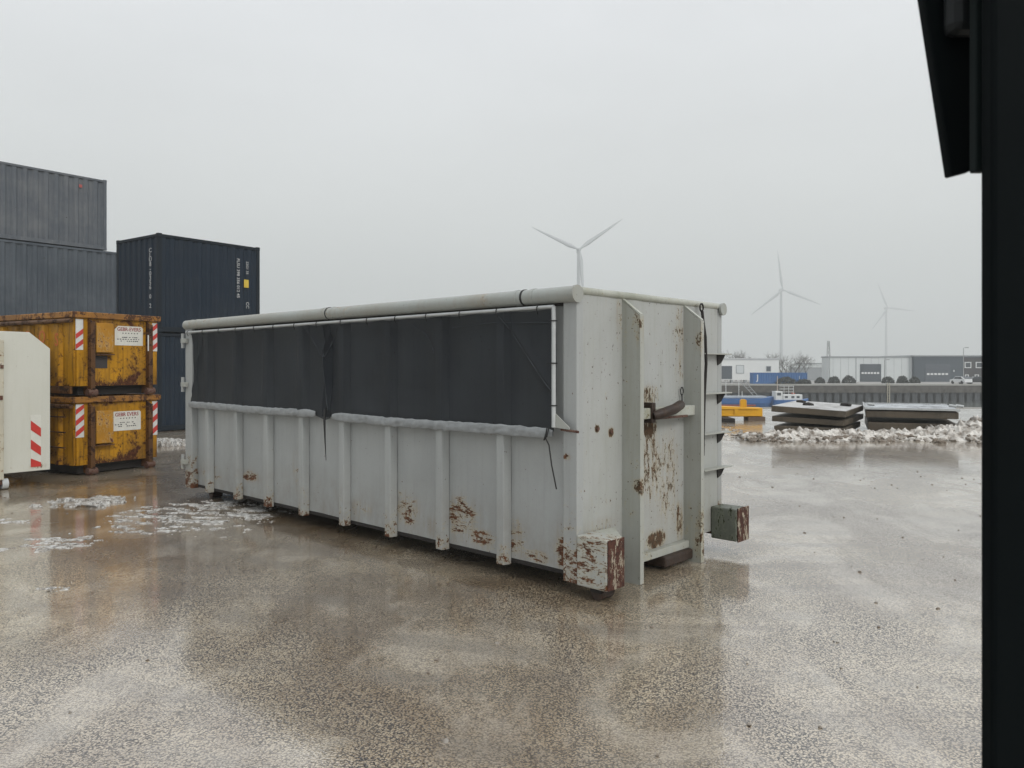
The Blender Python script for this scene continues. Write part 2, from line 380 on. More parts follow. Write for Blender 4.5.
# ribs along both sides
rib_y = [.80, 1.575, 2.33, 3.11, 3.90, 4.67, 5.42, 6.20]
proto = None
for sgn in (0, 1):
    for yc in rib_y:
        a, b_, c_ = (-.03, PX + .002, 1) if sgn == 0 else (W - PX - .002, W + .03, -1)
        w2 = .043
        x_out, x_in = (-.03, PX - .001) if sgn == 0 else (W + .03, W - PX + .001)
        pts = [(x_in, yc - w2 - .018), (x_out, yc - w2), (x_out, yc + w2), (x_in, yc + w2 + .018)]
        P(MB().prism(pts, 'z', .115, 2.255), 'rib', M_RIB, .007)
# cross members under the floor
for i in range(13):
    y = .35 + i*.51
    P(MB().box((.09, y, .125), (W - .09, y + .06, .204)), 'cross_member', M_DARK)
for x in (.60, 1.57):
    P(MB().box((x, .0, .012), (x + .08, L - .3, .124)), 'skid_rail', M_DARK, .006)
# top tubes
tube = P(MB().tube((-.018, -.01, 2.333), (-.018, L - .02, 2.345), .063, 24), 'roll_tube', M_TUBE)
for y in (.42, .60, 3.25, 3.42, 6.45, 6.62):
    P(MB().tube((-.018, y - .018, 2.334 + y*.0017), (-.018, y + .018, 2.334 + y*.0017), .0665, 24), 'coupling', M_TUBE, parent=tube)
P(MB().tube((-.018, .512, 2.334), (-.018, .53, 2.334), .0672, 24), 'coupling', M_TIE, parent=tube)
P(MB().tube((-.018, 3.33, 2.341), (-.018, 3.345, 2.341), .0672, 24), 'coupling', M_TIE, parent=tube)
P(MB().tube((-.018, -.024, 2.333), (-.018, .0, 2.333), .068, 24), 'end_cap', M_TUBE, parent=tube)
t2 = P(MB().tube((W - .022, -.02, 2.345), (W - .022, L, 2.345), .044, 20), 'side_rail_tube', M_TUBE)
P(MB().tube((W - .022, -.04, 2.335), (W - .022, -.018, 2.335), .06, 20), 'end_cap', M_TUBE, parent=t2)
# upper side rails under the tubes
P(MB().box((.005, .14, 2.256), (.06, L - .21, 2.30)), 'upper_rail', M_DARK)  # near rail coloured near black: painted shadow between tube and net rod
P(MB().box((W - .06, .14, 2.256), (W - .005, L - .21, 2.30)), 'upper_rail', M_RIB)
# near end wall
def end_sheet(xa, xb, sd):
    def fn(a, b_):
        x = xa + (xb - xa)*a; z = .19 + 2.15*b_; e = min(1, min(a, 1 - a)*6)
        return (x, .004 + e*(.010*mnoise.noise(Vector((x*2.2, z*1.3, sd))) + .006*mnoise.noise(Vector((x*5, z*4, sd)))), z)
    m_ = MB().grid(40, 80, fn); m_.box((xa, .016, .19), (xb, .035, 2.34)); return m_
P(end_sheet(.076, .60, 3), 'end_panel', M_END)
P(end_sheet(.645, 1.57, 9), 'end_panel', M_END)
P(MB().box((1.615, 0, .19), (W - .076, .035, 2.340)), 'end_panel', M_END)
P(MB().box((.601, .02, .16), (.644, .036, 2.340)), 'end_panel', M_END)
P(MB().box((1.571, .02, .16), (1.614, .036, 2.340)), 'end_panel', M_END)
P(MB().tube((.05, .012, 2.362), (W - .02, .012, 2.362), .031, 16), 'top_rail', M_TOPR)
P(MB().box((.646, -.055, .125), (1.569, .03, .188)), 'end_sill', M_RAIL, .004)
P(MB().box((W*0 + .08, L - .035, .19), (W - .08, L, 2.31)), 'rear_door', M_END)
# vertical hook rails: web + flange each, sloping top
for k, x in enumerate((.60, 1.57)):
    web = [(0.019, 0.0), (-.165, 0.0), (-.165, 2.19), (0.019, 2.335)]
    rl = P(MB().prism(web, 'x', x, x + .012), 'hook_rail', M_RAIL)
    P(MB().box((x - .002, -.177, -.0 + .004), (x + .050, -.1655, 2.19)), 'rail_flange', M_RAIL, .002, parent=rl)
    P(MB().prism([(-.177, 2.192), (-.177, 2.202), (.019, 2.350), (.019, 2.337)], 'x', x - .002, x + .034), 'rail_cap', M_TOPR, parent=rl)
    P(MB().prism(web, 'x', x + .034, x + .046) if False else MB().box((x + .013, -.164, .0), (x + .033, -.10, .16)), 'rail_foot', M_RUST, parent=rl)
# cross bar with hook pin
hb = P(MB().box((.652, -.115, 1.335), (1.568, -.001, 1.425)), 'hook_bar', M_TOPR, .006, label='mossy horizontal hook bar between the two rails')
hp = P(MB().path([(.86, -.135, 1.36), (.90, -.17, 1.375), (1.10, -.185, 1.41), (1.24, -.16, 1.44), (1.27, -.13, 1.445)], [.034, .042, .044, .042, .032], 14), 'hook_pin', M_HOOK)
P(MB().box((.84, -.13, 1.30), (.90, -.002, 1.47)), 'pin_bracket', M_HOOK, .006)
P(MB().box((.88, -.128, 1.325), (1.42, -.116, 1.345)), 'lower_lip', M_RUST)
# ring shackle on the recess wall
rg = MB(); rg.path([(1.50 + .022*math.cos(a), -.02, 1.55 + .035*math.sin(a)) for a in [i*math.pi/6 for i in range(13)]], .006, 6)
rg.path([(1.50, -.02, 1.52), (1.50, -.022, 1.44)], .007); P(rg, 'shackle', M_TIE)
# rusty bolts on the left panel
for x, z in ((.26, 1.28), (.44, 1.245)):
    P(MB().tube((x, 0, z), (x, -.012, z), .016, 6, smooth=False), 'bolt', M_RUST)
# loose pole hooked beside the right rail
pl = MB(); pl.path([(1.80, -.055, 2.29), (1.81, -.06, 2.2), (1.825, -.075, 2.05), (1.82, -.085, 1.8), (1.78, -.09, 1.5), (1.765, -.09, 1.2), (1.755, -.09, .95)], .014, 8)
pl.path([(1.79 + .03*math.cos(a), -.055, 2.325 + .035*math.sin(a)) for a in [i*math.pi/7 for i in range(15)]], .009, 6)
P(pl, 'crank_pole', M_DARK, label='thin dark rod with an eye at its top')
# climbing steps on the right end
for z in (1.897, 1.52, 1.14, .80):
    st = P(MB().box((1.80, -.085, z - .008), (W + .06, -.001, z + .004)), 'step', M_RAIL, .002)
    P(MB().prism([(W - .10, z - .0085), (W + .06, z - .0085), (W - .02, z - .085), (W - .09, z - .11)], 'y', -.012, -.004), 'gusset', M_DARK, parent=st)
# push blocks low on the end
bl = P(MB().box((-.012, -.29, .095), (.20, -.004, .48)), 'push_block', M_BLOCK, .012)
P(MB().box((-.005, -.299, .10), (.205, -.291, .475)), 'face_plate', M_FACE, .003, parent=bl)
P(MB().prism([(.198, -.27), (.45, -.03), (.198, -.006)], 'z', .455, .477), 'gusset', M_TOPR, parent=bl)
br = P(MB().box((W - .215, -.27, .125), (W + .0, -.004, .43)), 'push_block', M_MOSS, .012)
P(MB().box((W - .205, -.284, .12), (W + .012, -.271, .44)), 'face_plate', M_FACE, .003, parent=br)
# rollers
for x, y in ((.03, -.17), (W - .2, .30), (.12, L - .45), (W - .26, L - .45)):
    r_ = P(MB().tube((x, y, .066), (x + .14, y, .066), .064, 18), 'roller', M_HOOK, .004)
    P(MB().box((x - .02, y - .05, .066), (x - .008, y + .05, .17)), 'roller_bracket', M_DARK, parent=r_)
    P(MB().box((x + .148, y - .05, .066), (x + .16, y + .05, .17)), 'roller_bracket', M_DARK, parent=r_)
P(MB().box((1.10, -.10, .03), (1.566, .5, .124)), 'nose_skid', M_HOOK, .02)
# hinges at the far door post
for z in (.47, 1.53, 2.13):
    h_ = P(MB().tube((-.055, L + .02, z - .10), (-.055, L + .02, z + .10), .022, 10), 'hinge', M_POST)
    P(MB().box((-.075, L - .1, z - .03), (-.031, L + .05, z + .03)), 'hinge_leaf', M_RAIL, .004, parent=h_)
# net: dark mesh cloth in two lengths, hung from a rod and sagging between the ribs
def net_mat():
    m, t, b = new_mat('black_mesh_net')
    n = noi(t, coords(t, (1, 1, 1)), 1.6, 4, .6)
    f2 = noi(t, coords(t, (1, 1, .2)), 3.0, 3, .5)
    c = mixc(t, mrange(t, n, .35, .7), (.008, .011, .016), (.018, .023, .030))
    c = mixc(t, mth(t, 'MULTIPLY', mrange(t, f2, .5, .75), .4), c, (.030, .035, .038))
    sp = noi(t, coords(t), 60, 2, .5)
    c = mixc(t, mrange(t, sp, .80, .83), c, (.4, .42, .42))
    t.links.new(c, b.inputs['Base Color']); b.inputs['Roughness'].default_value = .62; b.inputs['Specular IOR Level'].default_value = .25
    w_ = noi(t, coords(t, (1, 1.0, .6)), 5, 5, .6)
    t.links.new(bump(t, noi(t, coords(t), 260, 1, .5), .3, .002, bump(t, w_, .5, .02)), b.inputs['Normal'])
    tr = t.nodes.new('ShaderNodeBsdfTransparent'); mi = t.nodes.new('ShaderNodeMixShader'); mi.inputs[0].default_value = .22
    o_ = t.nodes['Material Output']; t.links.new(b.outputs[0], mi.inputs[1]); t.links.new(tr.outputs[0], mi.inputs[2]); t.links.new(mi.outputs[0], o_.inputs['Surface'])
    return m
NET = net_mat()
folds = [((.75, 2.20), (.28, 1.62), .030, .030), ((6.35, 2.18), (6.62, 1.45), .030, .035), ((3.75, 2.2), (3.52, 1.92), .028, .03), ((3.25, 2.2), (3.50, 1.92), .020, .03),
         ((3.50, 1.95), (3.32, 1.30), .022, .035), ((1.75, 2.18), (1.55, 1.8), .010, .03), ((.6, 2.22), (1.1, 2.17), .01, .03), ((5.2, 2.1), (4.9, 1.5), .008, .06),
         ((2.6, 2.1), (2.45, 1.5), .007, .05), ((4.5, 1.9), (4.2, 1.4), .008, .05)]
def seg_d(p, a, b):
    ax, az = a; bx, bz = b; dx, dz = bx-ax, bz-az
    t_ = max(0, min(1, ((p[0]-ax)*dx + (p[1]-az)*dz)/(dx*dx + dz*dz)))
    return math.hypot(p[0]-ax-t_*dx, p[1]-az-t_*dz), t_
def net_x(y, z, off):
    d = min(abs(y - r) for r in rib_y)
    taut = math.exp(-(d/.085)**2)
    edge = min(1, max(0, (2.22 - z)/.15)) * min(1, max(0, (z - 1.32)/.25))
    x = -.046 - off + .045*(1 - taut)*(.35 + .65*edge)
    for a, b_, amp, wd in folds:
        dd, tt = seg_d((y, z), a, b_); x -= amp*math.exp(-(dd/wd)**2)*(.35 + .65*math.sin(math.pi*min(1, max(0, tt*.8 + .1))))
    x -= .010*mnoise.noise(Vector((y*2.2, z*3.1, 1.3)))
    return x
def net_piece(y0, y1, off, sag=0):
    def fn(a, b_):
        y = y0 + (y1 - y0)*a
        ztop = 2.222 + .003*math.cos((y - .24)/.44*2*math.pi)
        zbot = 1.262 - sag*max(0, (1 - abs(y - 3.40)/.25))
        z = ztop + (zbot - ztop)*b_
        return (net_x(y, z, off), y, z)
    return fn
n_ = MB().grid(300, 50, net_piece(.208, 3.47, 0, .03))
P(n_, 'side_net', NET)
n_ = MB().grid(300, 50, net_piece(3.30, 6.66, .006, .06))
P(n_, 'side_net', NET)
FOLD_RIDGE = plain('fold_ridge_grey', (.045, .052, .058), .7, .3, 9)  # added thin tubes, coloured lighter than the net, draw its fold ridges
for pts in ([(.78, 2.19), (.62, 2.0), (.42, 1.78), (.25, 1.58)], [(6.30, 2.17), (6.42, 1.95), (6.56, 1.70), (6.62, 1.42)], [(3.78, 2.19), (3.62, 2.03), (3.47, 1.88), (3.42, 1.62), (3.33, 1.31)],
            [(3.15, 2.19), (3.30, 2.03), (3.45, 1.88)], [(3.46, 2.21), (3.45, 2.0), (3.46, 1.88)], [(1.95, 2.17), (1.78, 2.08), (1.62, 1.9)], [(.25, 2.12), (.9, 2.145), (1.4, 2.12)]):
    pp = []
    for (a0, b0), (a1, b1) in zip(pts[:-1], pts[1:]):
        for i in range(8): pp.append((a0 + (a1 - a0)*i/8, b0 + (b1 - b0)*i/8))
    pp.append(pts[-1])
    P(MB().path([(net_x(y, z, .007) - .001, y, z) for y, z in pp], [.0035 + .002*math.sin(i*.9) for i in range(len(pp))], 5), 'fold_ridge', FOLD_RIDGE)
HEM = plain('grey_tarp', (.29, .305, .31), .45, .45, 12, bmp=.004)
def hem(y0, y1, dz):
    def fn(a, b_):
        y = y0 + (y1 - y0)*a; th = b_*2*math.pi
        wr = .009*(.5 - abs(mnoise.noise(Vector((y*7 + math.sin(th)*1.3, math.sin(th)*1.2, 4))))*2) + .004*mnoise.noise(Vector((y*21, math.cos(th)*2, math.sin(th)*2)))
        pinch = 1 - .45*math.exp(-min(y - y0, y1 - y)/.05)
        return (-.052 + (.013 + wr)*math.cos(th)*pinch, y, 1.257 + dz + (.043 + wr)*math.sin(th)*pinch + .004*math.sin(y*2.3))
    return fn
P(MB().grid(260, 16, hem(.20, 3.24, -.012)), 'net_hem', HEM)
P(MB().grid(260, 16, hem(3.56, 6.68, .002)), 'net_hem', HEM)
ROD = plain('galvanised_rod', (.48, .50, .50), .35, .3, 9)
P(MB().tube((-.062, .182, 2.242), (-.062, 6.74, 2.242), .014, 10), 'net_rod', ROD)
P(MB().tube((-.062, .182, 2.242), (-.062, .182, 1.30), .017, 10), 'net_rod', ROD)
for i in range(15):
    y = .34 + i*.452
    P(MB().path([(-.062, y, 2.262), (-.083, y, 2.245), (-.080, y + .004, 2.215), (-.06, y + .008, 2.19)], .005, 5), 'tie', M_TIE)
for z in (2.13, 1.80, 1.47):
    P(MB().path([(-.045, .212, z), (-.085, .205, z), (-.085, .165, z), (-.05, .158, z)], .005, 5), 'tie', M_TIE)
P(MB().prism([(.20, 1.30), (.20, 1.43), (.03, 1.305), (.03, 1.29)], 'x', -.06, -.05), 'rod_bracket', M_RAIL)
P(MB().tube((-.045, .12, 1.285), (-.045, -.05, 1.275), .010, 8), 'latch_pin', M_RUST)
P(MB().path([(-.075, .24, 1.29), (-.10, .235, 1.22), (-.085, .21, 1.16), (-.075, .19, 1.0), (-.06, .155, .82)], .006, 5), 'rope', M_TIE)
P(MB().path([(-.075, .25, 1.25), (-.11, .24, 1.20), (-.10, .22, 1.23), (-.08, .215, 1.30)], .006, 5), 'rope', M_TIE)
P(MB().path([(-.065, 3.36, 1.32), (-.085, 3.34, 1.2), (-.08, 3.335, 1.0), (-.07, 3.33, .78)], [.010, .013, .008, .003], 5), 'rope', M_TIE)

# ================================================================= shipping containers
def sea_container(name, loc, ang, lx, ly, hh, mats, label, group=None, period=.30, depth=.036, endp=None, z0=0):
    r = empty(name, (loc[0], loc[1], z0), ang, label=label, cat='shipping container', group=group)
    mw, mf = mats
    def corr(n0, n1, per, flat=.30):
        n = max(1, round((n1 - n0)/per)); p = (n1 - n0)/n; pts = []
        for i in range(n):
            s = n0 + i*p
            pts += [(s, 0), (s + p*.30, 0), (s + p*.48, 1), (s + p*.80, 1), (s + p*.98, 0)]
        pts.append((n1, 0)); return pts
    zz = (.16, hh - .10)
    for face in ('front', 'back', 'left', 'right'):
        if face in ('front', 'back'):
            pr = corr(.12, lx - .12, period)
            y0 = .02 if face == 'front' else ly - .02; s = 1 if face == 'front' else -1
            vs = [(a, y0 + s*b_*depth, z) for z in zz for a, b_ in pr]
        else:
            pr = corr(.12, ly - .12, endp or period)
            x0 = .02 if face == 'left' else lx - .02; s = 1 if face == 'left' else -1
            vs = [(x0 + s*b_*depth, a, z) for z in zz for a, b_ in pr]
        k = len(pr)
        MB().add(vs, [(i, i+1, k+i+1, k+i) for i in range(k-1)]).build('wall_panel', mw, r, fix=False)
    rp = corr(.06, lx - .06, .25)
    vs = [(a, y, hh - .035 - b_*.02) for y in (.05, ly - .05) for a, b_ in rp]; k = len(rp)
    MB().add(vs, [(i, i+1, k+i+1, k+i) for i in range(k-1)]).build('roof', mw, r, fix=False)
    MB().box((.03, .03, .13), (lx - .03, ly - .03, .16)).build('floor', mf, r)
    for x in (0, lx - .12):
        for y in (0, ly - .12):
            MB().box((x + .004, y + .004, .118), (x + .116, y + .116, hh - .118)).build('corner_post', mf, r, .01)
            for z in (0, hh - .118):
                c = MB().box((x, y, z), (x + .12, y + .12, z + .118))
                c.build('corner_casting', mf, r, .012)
    for y in (.006, ly - .066):
        MB().box((.12, y, hh - .10), (lx - .12, y + .06, hh - .02)).build('top_rail', mf, r, .006)
        MB().box((.12, y, .02), (lx - .12, y + .06, .16)).build('bottom_rail', mf, r, .006)
    for x in (.006, lx - .066):
        MB().box((x, .12, hh - .10), (x + .06, ly - .12, hh - .02)).build('top_rail', mf, r, .006)
        MB().box((x, .12, .02), (x + .06, ly - .12, .16)).build('bottom_rail', mf, r, .006)
    return r
NAVY = paint('navy_paint', (.016, .025, .038), rust=-.19, dirt=.35, dirtcol=(.035, .04, .045), rough=.5, wave=.03, streak=.2, halo_on=.1, spec=.10)
NAVYF = paint('navy_frame_paint', (.016, .021, .027), rust=-.17, dirt=.3, rough=.5, halo_on=.1, spec=.1)
SLATE = paint('slate_grey_paint', (.088, .100, .115), rust=-.105, dirt=.6, dirtcol=(.17, .175, .18), rough=.6, wave=.04, nscale=3.5, streak=.6, spec=.12, halo=(.12, .12, .12), rustcols=((.02, .018, .018), (.06, .045, .04)))
SLATE2 = paint('slate_blue_paint', (.062, .074, .088), rust=-.108, dirt=.5, dirtcol=(.125, .14, .155), rough=.6, wave=.04, nscale=3.5, streak=.55, spec=.12, loc=(5, 3, 1), halo=(.1, .1, .1), rustcols=((.02, .018, .018), (.06, .045, .04)))
DANG = R(54); DLOC = (-9.64, 21.0)
WHT = plain('white_print', (.42, .43, .43), .6, .5, 9); YLW = plain('yellow_print', (.55, .40, .05), .6)
HB = 2.715
for k in range(2):
    lab = ('upper dark navy shipping container with white code letters and a yellow label' if k else 'lower dark navy shipping container standing on the ground behind the yellow skips')
    d = sea_container('shipping_container', DLOC, DANG, 3.26, 2.26, HB, (NAVY, NAVYF), lab, 'shipping containers stacked at the left', period=.27, z0=k*(HB + .004))
    if k == 1:
        fl = (R(90), 0, 0); el = (R(90), 0, R(-90))
        text_mesh('C\nL\nU\n8\n-\n0\n3\n5\n6\n\n0\n\n2', .17, 'marking', WHT, d, (.012, .42, HB - .50), el, .002, 1.2, line=.75)
        text_mesh('FLSU 398 356 012 45', .135, 'marking', WHT, d, (2.46, .012, HB - .42), (R(90), R(90), 0), .002, 1.0, align='LEFT')
        text_mesh('22G1 35', .11, 'marking', WHT, d, (2.78, .012, HB - .48), (R(90), R(90), 0), .002, 1.0, align='LEFT')
        MB().box((2.70, .006, HB - 1.27), (2.86, .014, HB - 1.03)).build('yellow_label', YLW, d)
        text_mesh('CC', .14, 'marking', WHT, d, (2.78, .012, HB - 1.70), (R(90), R(90), 0), .002, 1.0, align='LEFT')
GA = R(52); ge = Vector((math.cos(GA), math.sin(GA)))
gr = Vector((-15.55, 29.6))
TH = 2.70; H2 = 2.88
gz = [8.94 - TH, 8.94 - TH - H2, 8.94 - TH - 2*H2]
base = gz[2]
labs = ['weathered slate grey shipping container, topmost and tallest against the sky at the far left', 'blue grey shipping container just below the topmost one, beside the navy stack', 'blue grey shipping container at the foot of the tall stack behind the skips']
for k in range(3):
    ext = 0 if k == 0 else 1.0
    p = gr - ge*(6.06 - ext)
    c = sea_container('shipping_container', (p.x, p.y), GA, 6.06, 2.44, TH if k == 0 else H2 - .004, ((SLATE if k == 0 else SLATE2), (SLATE if k == 0 else SLATE2)), labs[k], 'shipping containers stacked at the left', period=.335, depth=.05, z0=gz[k])
    if k == 0:
        MB().box((5.05, .004, 2.25), (5.16, .012, 2.36)).build('label_patch', plain('faded_red', (.35, .08, .07), .6), c)
p = gr - ge*5.06
for q in (0.1, 5.2):
    b0 = p + ge*q
    o = MB().box((0, .1, 0), (.7, 2.3, base - .004)).build('concrete_block', CONC, bevel=.02)
    o.location = (b0.x, b0.y, 0); o.rotation_euler = (0, 0, GA)
    tag(o, 'rough concrete block carrying the ' + ('left' if q < 1 else 'right') + ' end of the tall grey container stack', 'block', 'blocks under the grey stack')

# ================================================================= yellow bins
YEL = paint('yellow_bin_paint', (.50, .24, .008), rust=-.03, spots=[S(1.15, 0, .5, .35, .4, .5, .05), S(.35, 0, .35, .3, .3, .3, .05), S(.8, 0, .15, .6, .3, .2, .07), S(.7, 0, 1.2, .8, .3, .12, .06)], low=(0, .6, .05), dirt=.9, dirtcol=(.075, .038, .008), nscale=4.5, rough=.5, streak=.9, spec=.2, halo=(.11, .05, .012), halo_on=.8,
            rustcols=((.03, .013, .008), (.11, .038, .016)))
YELR = paint('yellow_rust_rim', (.34, .15, .018), rust=.055, dirt=.8, dirtcol=(.10, .05, .02), nscale=6, rustcols=((.03, .014, .008), (.11, .045, .018)), halo=(.22, .10, .03))
YELD = paint('rusty_channel', (.12, .050, .010), rust=.05, halo=(.09, .04, .012), dirt=.8, dirtcol=(.05, .025, .015), nscale=6, rustcols=((.014, .007, .005), (.05, .020, .010)))
YELH = paint('scraped_hatch_paint', (.52, .24, .012), rust=.01, dirt=.8, dirtcol=(.14, .07, .01), nscale=5, stretch=(1.5, 1, .8), rustcols=((.05, .012, .01), (.12, .03, .018)))
REFW = plain('reflective_white', (.62, .62, .60), .4, .3, 12); REFR = plain('reflective_red', (.52, .045, .035), .4, .35, 14)
RED = plain('dark_red_print', (.24, .02, .025), .5); BLKP = plain('black_print', (.03, .03, .035), .5)
STK = plain('sticker_white', (.62, .61, .55), .5, .25, 16)
ORG = plain('faded_orange_letters', (.45, .12, .02), .6)
def stripes(parent, x0, x1, z0, z1, y, n, slope=1, axis='x', gaps=(), up=True):
    """white reflective strip with red slanted bars, on a plane y=const"""
    s = MB().box((x0, y, z0), (x1, y - .004, z1)).build('reflective_strip', REFW, parent)
    ph = (z1 - z0)/n; w_ = (x1 - x0)*.75*slope
    for i in range(n):
        if i in gaps: continue
        a = z0 + ph*i + ph*.05
        q = [(x0 + .002, a), (x1 - .002, a + w_), (x1 - .002, a + w_ + ph*.48), (x0 + .002, a + ph*.48)]
        q = [(px_, min(z1 - .002, max(z0 + .002, pz_))) for px_, pz_ in q]
        if max(p_[1] for p_ in q) - min(p_[1] for p_ in q) < .02: continue
        MB().prism(q, 'y', y - .0045, y - .0075).build('red_bar', REFR, s)
BA = R(60); BW, BL = 1.494, 3.4
def bin_(z0, hh, top):
    r = empty('yellow_skip', (-7.06, 12.45, z0), BA,
              label=('rusty yellow steel skip stacked on top of another, orange letters on its ribbed side' if top else 'rusty yellow steel skip on the ground, carrying a second skip on top'), cat='skip', group='yellow skips stacked at the left')
    zb = .17
    # front face, sides (left one ribbed)
    MB().box((.03, .0, zb), (BW - .03, .03, hh - .10)).build('front_panel', YEL, r)
    MB().box((.03, BL - .03, zb), (BW - .03, BL, hh - .10)).build('back_panel', YEL, r)
    MB().box((.0, .0301, zb), (.028, BL - .0301, hh - .10)).build('side_panel', YEL, r)
    MB().box((BW - .028, .0301, zb), (BW, BL - .0301, hh - .10)).build('side_panel', YEL, r)
    MB().box((.03, .031, zb), (BW - .03, BL - .031, zb + .03)).build('floor_plate', M_DARK, r)
    for i in range(7):
        y = .42 + i*.42
        MB().prism([(.0, y - .09), (-.055, y - .05), (-.055, y + .05), (.0, y + .09)], 'z', zb, hh - .2).build('rib', YEL, r, .006)
    MB().box((.12, .12, .02), (BW - .12, BL - .1, zb - .004)).build('dark_gap_fill', M_DARK, r)  # added near black block, stops light showing through below the floor
    # rim with overhang
    MB().box((-.06, -.05, hh - .10), (BW + .03, .045, hh)).build('rim', YELR, r, .012)
    MB().box((-.06, BL - .045, hh - .10), (BW + .03, BL + .04, hh)).build('rim', YELR, r, .012)
    MB().box((-.06, .046, hh - .10), (.03, BL - .046, hh - .002)).build('rim', YELR, r, .012)
    MB().box((BW - .03, .046, hh - .10), (BW + .03, BL - .046, hh - .002)).build('rim', YELR, r, .012)
    MB().tube((-.07, -.02, hh - .15), (-.07, BL, hh - .15), .035, 12).build('side_tube', YELD, r)
    # channels down the front, reaching the ground
    for x in (.21, BW - .24):
        ch = MB().box((x, -.10, .0), (x + .035, .0, hh - .16)); ch.box((x + .036, -.10, .0), (x + .075, -.082, hh - .16))
        ch.prism([(-.10, hh - .159), (-.10, hh - .15), (-.005, hh - .101), (.0, hh - .159)], 'x', x, x + .036)
        ch.build('front_channel', YELD, r, .004)
        MB().tube((x - .04, -.06, .062), (x + .115, -.06, .062), .058, 14).build('roller', M_RUST, r)
        MB().box((x, .0, .03), (x + .07, BL - .05, zb - .002)).build('skid', YELD, r)
    # small hatch
    hx = .31
    h_ = MB().box((hx, -.085, hh - .66 - (.12 if not top else 0)), (hx + .30, -.001, hh - .17 if top else hh - .24)).build('hatch_box', YELH, r, .008)
    zl = hh - .68 if top else hh - .80
    MB().box((hx - .005, -.10, zl - .02), (hx + .31, -.0, zl)).build('hatch_lip', YELD, r)
    if top: MB().box((hx + .03, -.003, hh - .92), (hx + .24, -.0005, hh - .71)).build('dark_patch', plain('hatch_patch_dark', (.045, .04, .04), .7, .5, 8), r)  # plain dark patch on the front panel, below the hatch
    # reflective strips on both edges of the front
    if top:
        stripes(r, .012, .135, hh - .62, hh - .12, -.0006, 3, 1, gaps=(2,))
        stripes(r, BW - .115, BW - .015, hh - .62, hh - .12, -.0006, 3, 1)
        MB().box((BW - .27, -.106, hh - .62), (BW - .25, -.1005, hh - .34)).build('marker_strip', REFW, r)
    else:
        stripes(r, .012, .15, hh - .66, hh - .12, -.0006, 3, 1)
        stripes(r, BW - .115, BW - .012, hh - .72, hh - .12, -.0006, 3, 1)
    # company sticker
    sx, sw, sz, sh = (.68 if top else .64), .52, hh - (.20 if top else .27), .33
    q = [(sx, sz - sh), (sx + sw, sz - sh), (sx + sw, sz - .035), (sx + sw*.94, sz), (sx + sw*.12, sz), (sx, sz - .06)] if top else \
        [(sx, sz - sh), (sx + sw, sz - sh), (sx + sw, sz - .025), (sx + sw*.95, sz), (sx, sz)]
    s = MB().prism(q, 'y', -.0006, -.004).build('company_sticker', STK, r)
    f_ = (R(90), 0, 0)
    text_mesh('GEBR EVERS' if not top else 'GEBR-EVERS', .088, 'lettering', RED, s, (sx + sw/2, -.0045, sz - .083), f_, .002, .92)
    text_mesh('\u2022 \u2022 \u2022 \u2022 \u2022 \u2022', .07, 'lettering', BLKP, s, (sx + sw/2 + .02, -.0045, sz - .145), f_, .002, 1.2)
    for j, (a, b_) in enumerate(((.25, .80), (.08, .92), (.2, .85))):
        for i in range(9):
            if rnd.random() < .2: continue
            u = a + (b_ - a)*i/9
            MB().box((sx + sw*u, -.0045, sz - .185 - j*.032), (sx + sw*(u + .055*rnd.uniform(.6, 1.1)), -.0065, sz - .200 - j*.032)).build('print_line', BLKP, s)
    if top:
        text_mesh('S', .30, 'lettering', ORG, r, (-.0575, .42, hh - .55), (R(90), 0, R(-90)), .002, .8)
        text_mesh('O', .30, 'lettering', ORG, r, (-.0575, .84, hh - .50), (R(90), 0, R(-90)), .002, .8)
        text_mesh('R', .30, 'lettering', ORG, r, (-.0575, 1.26, hh - .50), (R(90), 0, R(-90)), .002, .8)
        # dirt and scrap caught on the lower ledge
        MB().box((-.05, .05, .05), (-.01, BL, .165)).build('side_ledge', YELD, r)
    else:
        for z in (.45, .70, .95):
            MB().box((-.085, .15, z), (-.058, 1.2, z + .02)).build('ladder_rung', YELD, r)
    return r
bin_(0, 1.285, False)
bin_(1.289, 1.38, True)

# ================================================================= white chamfered container at the left edge
WP = paint('cream_white_paint', (.56, .56, .50), rust=-.10, spots=[S(.5, 0, .3, .15, .3, .06, .12), S(.02, 0, 2.0, .06, .3, .4, .06)], low=(.1, .45, .05), dirt=.3, dirtcol=(.42, .42, .34), nscale=9, rough=.45, streak=.25, halo=(.5, .45, .3))
wa = R(51)
wc = empty('white_skip_container', (-7.36, 11.08, 0), wa, label='cream white steel container with chamfered top corner, cut by the left edge', cat='container')
prof = [(-1.4, .23), (.66, .23), (.66, 2.045), (.38, 2.283), (-1.4, 2.30)]
WL = 2.4
MB().prism(prof, 'y', 0, .04).build('end_panel', WP, wc, .006)
MB().prism(prof, 'y', WL - .04, WL).build('end_panel', WP, wc, .006)
MB().box((.62, .041, .23), (.658, WL - .041, 2.055)).build('side_panel', WP, wc)
MB().prism([(.655, 2.047), (.38, 2.28), (.36, 2.255), (.62, 2.043)], 'y', .041, WL - .041).build('chamfer_panel', WP, wc)
MB().box((-1.38, .041, .24), (.589, WL - .041, .28)).build('floor_plate', M_DARK, wc)
MB().box((-1.4, -.075, .15), (.03, -.001, 2.16)).build('front_frame', paint('cream_rust', (.5, .47, .38), rust=-.01, nscale=8, dirt=.5), wc, .01)
MB().box((-1.4, -.02, .05), (.0, .5, .149)).build('skid', M_RUST, wc)
cs = MB().tube((.02, .02, .085), (.10, .02, .085), .075, 16).build('caster', ROD, wc)
MB().box((-.02, -.03, .08), (.02, .10, .228)).build('caster_fork', M_RUST, wc)
MB().tube((-.03, .0, .065), (-.2, .0, .065), .062, 14).build('roller', M_RUST, wc)
